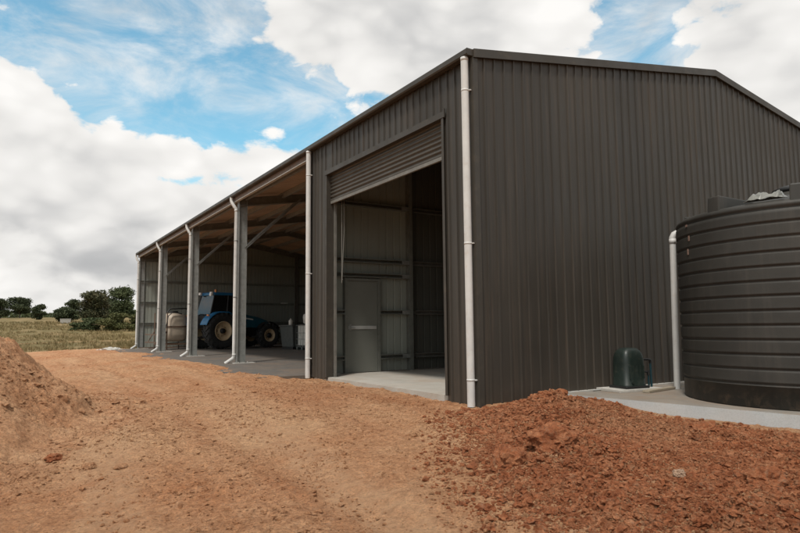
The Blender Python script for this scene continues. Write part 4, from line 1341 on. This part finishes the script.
# trough in the paddock
tr = MB(); tr.hexa([(-.55, -.3, -.1), (.55, -.3, 0), (.55, .3, 0), (-.55, .3, 0)], [(-.6, -.35, .55), (.6, -.35, .55), (.6, .35, .55), (-.6, .35, .55)])
tr.box((-.5, -.26, .54), (.5, .26, .56)); tr.box((-.62, -.37, .55), (.62, -.27, .60)); tr.box((-.62, .27, .55), (.62, .37, .60))
o = tr.build('stock_trough', M['pale_slab']); zq = float(base_z(np.array([.5]), np.array([84.]))[0]); o.location = (.35, 84, zq); tag(o, 'small pale trough in the paddock below the broad dark bush', 'trough')

# grass
n_ = 15000
gx_ = rng.uniform(-14, 16, n_); gy_ = 29.5 + 62 * rng.random(n_) ** 1.7
ok = (gy_ > 30.4 + .9 * fbm(gx_ * .35, gx_ * 0, 3, 5)) & ((gx_ < -.5) | (gy_ > LEN + 2)) & (vnoise(gx_ * .5, gy_ * .3, 130) > .28)
ok &= np.abs(gy_ - 41 - .12 * (gx_ + 6)) > .5
gx_, gy_ = gx_[ok], gy_[ok]; n_ = len(gx_)
gz_ = ground_z(gx_, gy_)
hh = rng.uniform(.07, .26, n_) * (.6 + .8 * vnoise(gx_ * .4, gy_ * .2, 131))
Vs = []
for k in range(5):
    a = rng.uniform(0, 2 * math.pi, n_); b_ = a + rng.uniform(-.5, .5, n_); rr = rng.uniform(.02, .14, n_)
    bx, by = gx_ + rr * np.cos(a), gy_ + rr * np.sin(a); wd = .012 + .012 * gy_ / 50
    tx, ty = bx + hh * .45 * np.cos(b_), by + hh * .45 * np.sin(b_)
    px_, py_ = -np.sin(b_ + .6) * wd, np.cos(b_ + .6) * wd
    Vs.append(np.stack([np.stack([bx - px_, by - py_, gz_ - .02], 1), np.stack([bx + px_, by + py_, gz_ - .02], 1), np.stack([tx, ty, gz_ + hh], 1)], 1))
V = np.concatenate(Vs).reshape(-1, 3)
o = np_mesh('paddock_grass', V, np.arange(len(V)).reshape(-1, 3), M['straw']); tag(o, 'dry straw coloured grass covering the paddock', 'grass', kind='stuff')

# ------------------------------------------------------------------ sky and sun
SUN_EL, SUN_AZ = 60, 232          # azimuth measured clockwise from +y
world = bpy.data.worlds.new('World'); scene.world = world; world.use_nodes = True
nt = world.node_tree; nt.nodes.clear(); N = NT(nt)
outw = N.n('ShaderNodeOutputWorld')
sky = N.n('ShaderNodeTexSky'); sky.sky_type = 'NISHITA'; sky.sun_disc = False
sky.sun_elevation = R(SUN_EL); sky.sun_rotation = R(SUN_AZ); sky.air_density = 1.0; sky.dust_density = .6; sky.ozone_density = 1.6
dirv = N.coord('Generated')
sep = N.n('ShaderNodeSeparateXYZ'); N.link(dirv, sep.inputs[0])
DEG = 180 / math.pi
az = N.math('MULTIPLY', N.math('ARCTAN2', sep.outputs[0], sep.outputs[1]), DEG)
el = N.math('MULTIPLY', N.math('ARCSINE', sep.outputs[2]), DEG)
cmb = N.n('ShaderNodeCombineXYZ'); N.link(az, cmb.inputs[0]); N.link(el, cmb.inputs[1])


def blob(a, e, sa, se, w_):
    s_ = N.n('ShaderNodeVectorMath', operation='SUBTRACT'); N.link(cmb.outputs[0], s_.inputs[0]); s_.inputs[1].default_value = (a, e, 0)
    m_ = N.n('ShaderNodeVectorMath', operation='MULTIPLY'); N.link(s_.outputs[0], m_.inputs[0]); m_.inputs[1].default_value = (1 / sa, 1 / se, 0)
    d_ = N.n('ShaderNodeVectorMath', operation='DOT_PRODUCT'); N.link(m_.outputs[0], d_.inputs[0]); N.link(m_.outputs[0], d_.inputs[1])
    return N.math('MULTIPLY', N.math('EXPONENT', N.math('MULTIPLY', d_.outputs['Value'], -1.0)), w_)


def total(lst):
    t_ = None
    for b_ in lst:
        v_ = blob(*b_); t_ = v_ if t_ is None else N.math('ADD', t_, v_)
    return t_


# where the big clouds and the clear gaps stand: azimuth, elevation, widths (degrees), weight
bias = total([(-4, 12, 8, 7.5, .50), (3, 11, 6.5, 6, .36), (9, 9, 8, 4.5, .40), (18, 14.5, 10, 2.6, .32), (14, 6, 14, 5, .35),
              (30, 26, 9.5, 6, .62), (41, 26, 8, 6, .5), (24, 27, 4, 2.5, .2), (63, 21.5, 7, 5, .55), (74, 18, 9, 8, .4),
              (10.5, 19.5, 9.5, 3.2, -.52), (22, 20.2, 6, 2.0, -.42), (3, 22, 7, 2.0, -.30), (10, 12.8, 5.0, .8, -.30), (14, 22.3, 10, 2, -.2),
              (54.5, 24.5, 3.2, 3.5, -.50), (10, 26, 8, 3.2, -.42), (1.5, 18, 4, 3, .22)])
mp = N.n('ShaderNodeMapping'); mp.inputs['Scale'].default_value = (1, 1, 1.7); N.link(dirv, mp.inputs['Vector'])
warp = N.noise(mp.outputs[0], 5.0, 3, .5, 0, 'Color')
wm = N.n('ShaderNodeVectorMath', operation='MULTIPLY_ADD'); N.link(warp, wm.inputs[0]); wm.inputs[1].default_value = (.10, .10, .07); N.link(mp.outputs[0], wm.inputs[2])
n1 = N.noise(wm.outputs[0], 6.5, 10, .6)
mp2 = N.n('ShaderNodeVectorMath', operation='ADD'); N.link(wm.outputs[0], mp2.inputs[0]); mp2.inputs[1].default_value = (-.012, -.02, .045)
n2 = N.noise(mp2.outputs[0], 5.5, 5, .52)
def puff(sc):
    v_ = N.n('ShaderNodeTexVoronoi', feature='SMOOTH_F1'); v_.inputs['Scale'].default_value = sc; v_.inputs['Smoothness'].default_value = .5
    N.link(wm.outputs[0], v_.inputs['Vector']); return v_.outputs['Distance']


puffs = N.math('ADD', N.math('MULTIPLY', N.math('SUBTRACT', .42, puff(11)), .42), N.math('MULTIPLY', N.math('SUBTRACT', .42, puff(27)), .20))
fluff = N.math('ADD', N.math('MULTIPLY', N.math('SUBTRACT', n1, .5), 1.5), puffs)
behind = N.math('MAXIMUM', N.maprange(el, 31, 42, 0, .22), N.math('MAXIMUM', N.maprange(az, 80, 95, 0, .18), N.maprange(az, -25, -12, .18, 0)))  # extra cloud overhead and out of view, added to cut the blue skylight
lowsky = N.maprange(el, 3.0, 7.0, .45, 0)
dens = N.math('ADD', N.math('ADD', N.math('ADD', fluff, .55), N.math('ADD', behind, lowsky)), N.math('MULTIPLY', bias, .85))
mask = N.maprange(dens, .47, .64, 0, 1, True)
wisp = N.noise(N.coord('Generated', (1.3, 1.3, 3.2)), 4.2, 10, .62, .5)
veil = N.math('MULTIPLY', N.maprange(wisp, .36, .72, .04, .82, True), N.maprange(el, 6, 22, .35, 1.0))
maskt = N.math('MAXIMUM', mask, veil)
# self shading: thicker cloud above means a greyer patch
thick = N.math('ADD', n2, N.math('MULTIPLY', bias, .55))
greyb = total([(2, 4.0, 12, 2.4, .26), (-3, 8.0, 7, 1.6, .20), (12, 7.5, 5, 1.4, .16), (40, 21.0, 9, 2.0, .05), (54.5, 25, 4, 4, .2), (-3, 26, 8, 3, .22), (10, 27, 8, 3, .15)])
sh = N.math('ADD', N.math('ADD', N.maprange(thick, .50, .90, 0, .30), N.math('MULTIPLY', N.math('SUBTRACT', puffs, .03), -1.1)), N.math('MULTIPLY', greyb, N.maprange(n2, .36, .62, .1, 1.5)))
ccol = N.ramp(sh, [(.0, (1.0, .98, .95)), (.30, (.84, .825, .80)), (.62, (.55, .55, .55)), (1.0, (.38, .39, .40))])
tint = N.mix(1.0, sky.outputs[0], (.90, 1.42, 1.24), 'MULTIPLY')
bg1 = N.n('ShaderNodeBackground'); N.link(tint, bg1.inputs[0]); bg1.inputs[1].default_value = .15
bg2 = N.n('ShaderNodeBackground'); N.link(ccol, bg2.inputs[0]); bg2.inputs[1].default_value = 1.0
mx = N.n('ShaderNodeMixShader'); N.link(maskt, mx.inputs[0]); N.link(bg1.outputs[0], mx.inputs[1]); N.link(bg2.outputs[0], mx.inputs[2])
N.link(mx.outputs[0], outw.inputs[0])

sd = bpy.data.lights.new('sun', 'SUN'); sd.energy = 2.7; sd.angle = R(8); sd.color = (1, .945, .875)
so_ = bpy.data.objects.new('sun', sd); COL.objects.link(so_)
a = R(SUN_AZ); e = R(SUN_EL)
dv = Vector((math.sin(a) * math.cos(e), math.cos(a) * math.cos(e), math.sin(e)))
so_.rotation_euler = dv.to_track_quat('Z', 'Y').to_euler(); so_.location = dv * 50

# ------------------------------------------------------------------ camera
cd_ = bpy.data.cameras.new('camera'); cam = bpy.data.objects.new('camera', cd_); COL.objects.link(cam)
cd_.sensor_width = 36; cd_.lens = 36 * 620.038 / 800; cd_.clip_start = .05; cd_.clip_end = 5000
rot = Matrix(((.84887283, -.04274628, -.5268659), (-.5285116, -.08656464, -.84450107), (-.00950868, .99532875, -.09607428)))
cam.matrix_world = Matrix.Translation((-5.4457848, -6.6955553, 1.0080257)) @ rot.to_4x4()
scene.camera = cam

vs_ = scene.view_settings
vs_.view_transform = 'Standard'; vs_.look = 'None'; vs_.exposure = 0; vs_.gamma = 1; vs_.use_curve_mapping = False
scene.render.engine = 'CYCLES'
scene.cycles.max_bounces = 6; scene.cycles.diffuse_bounces = 4; scene.cycles.use_denoising = True
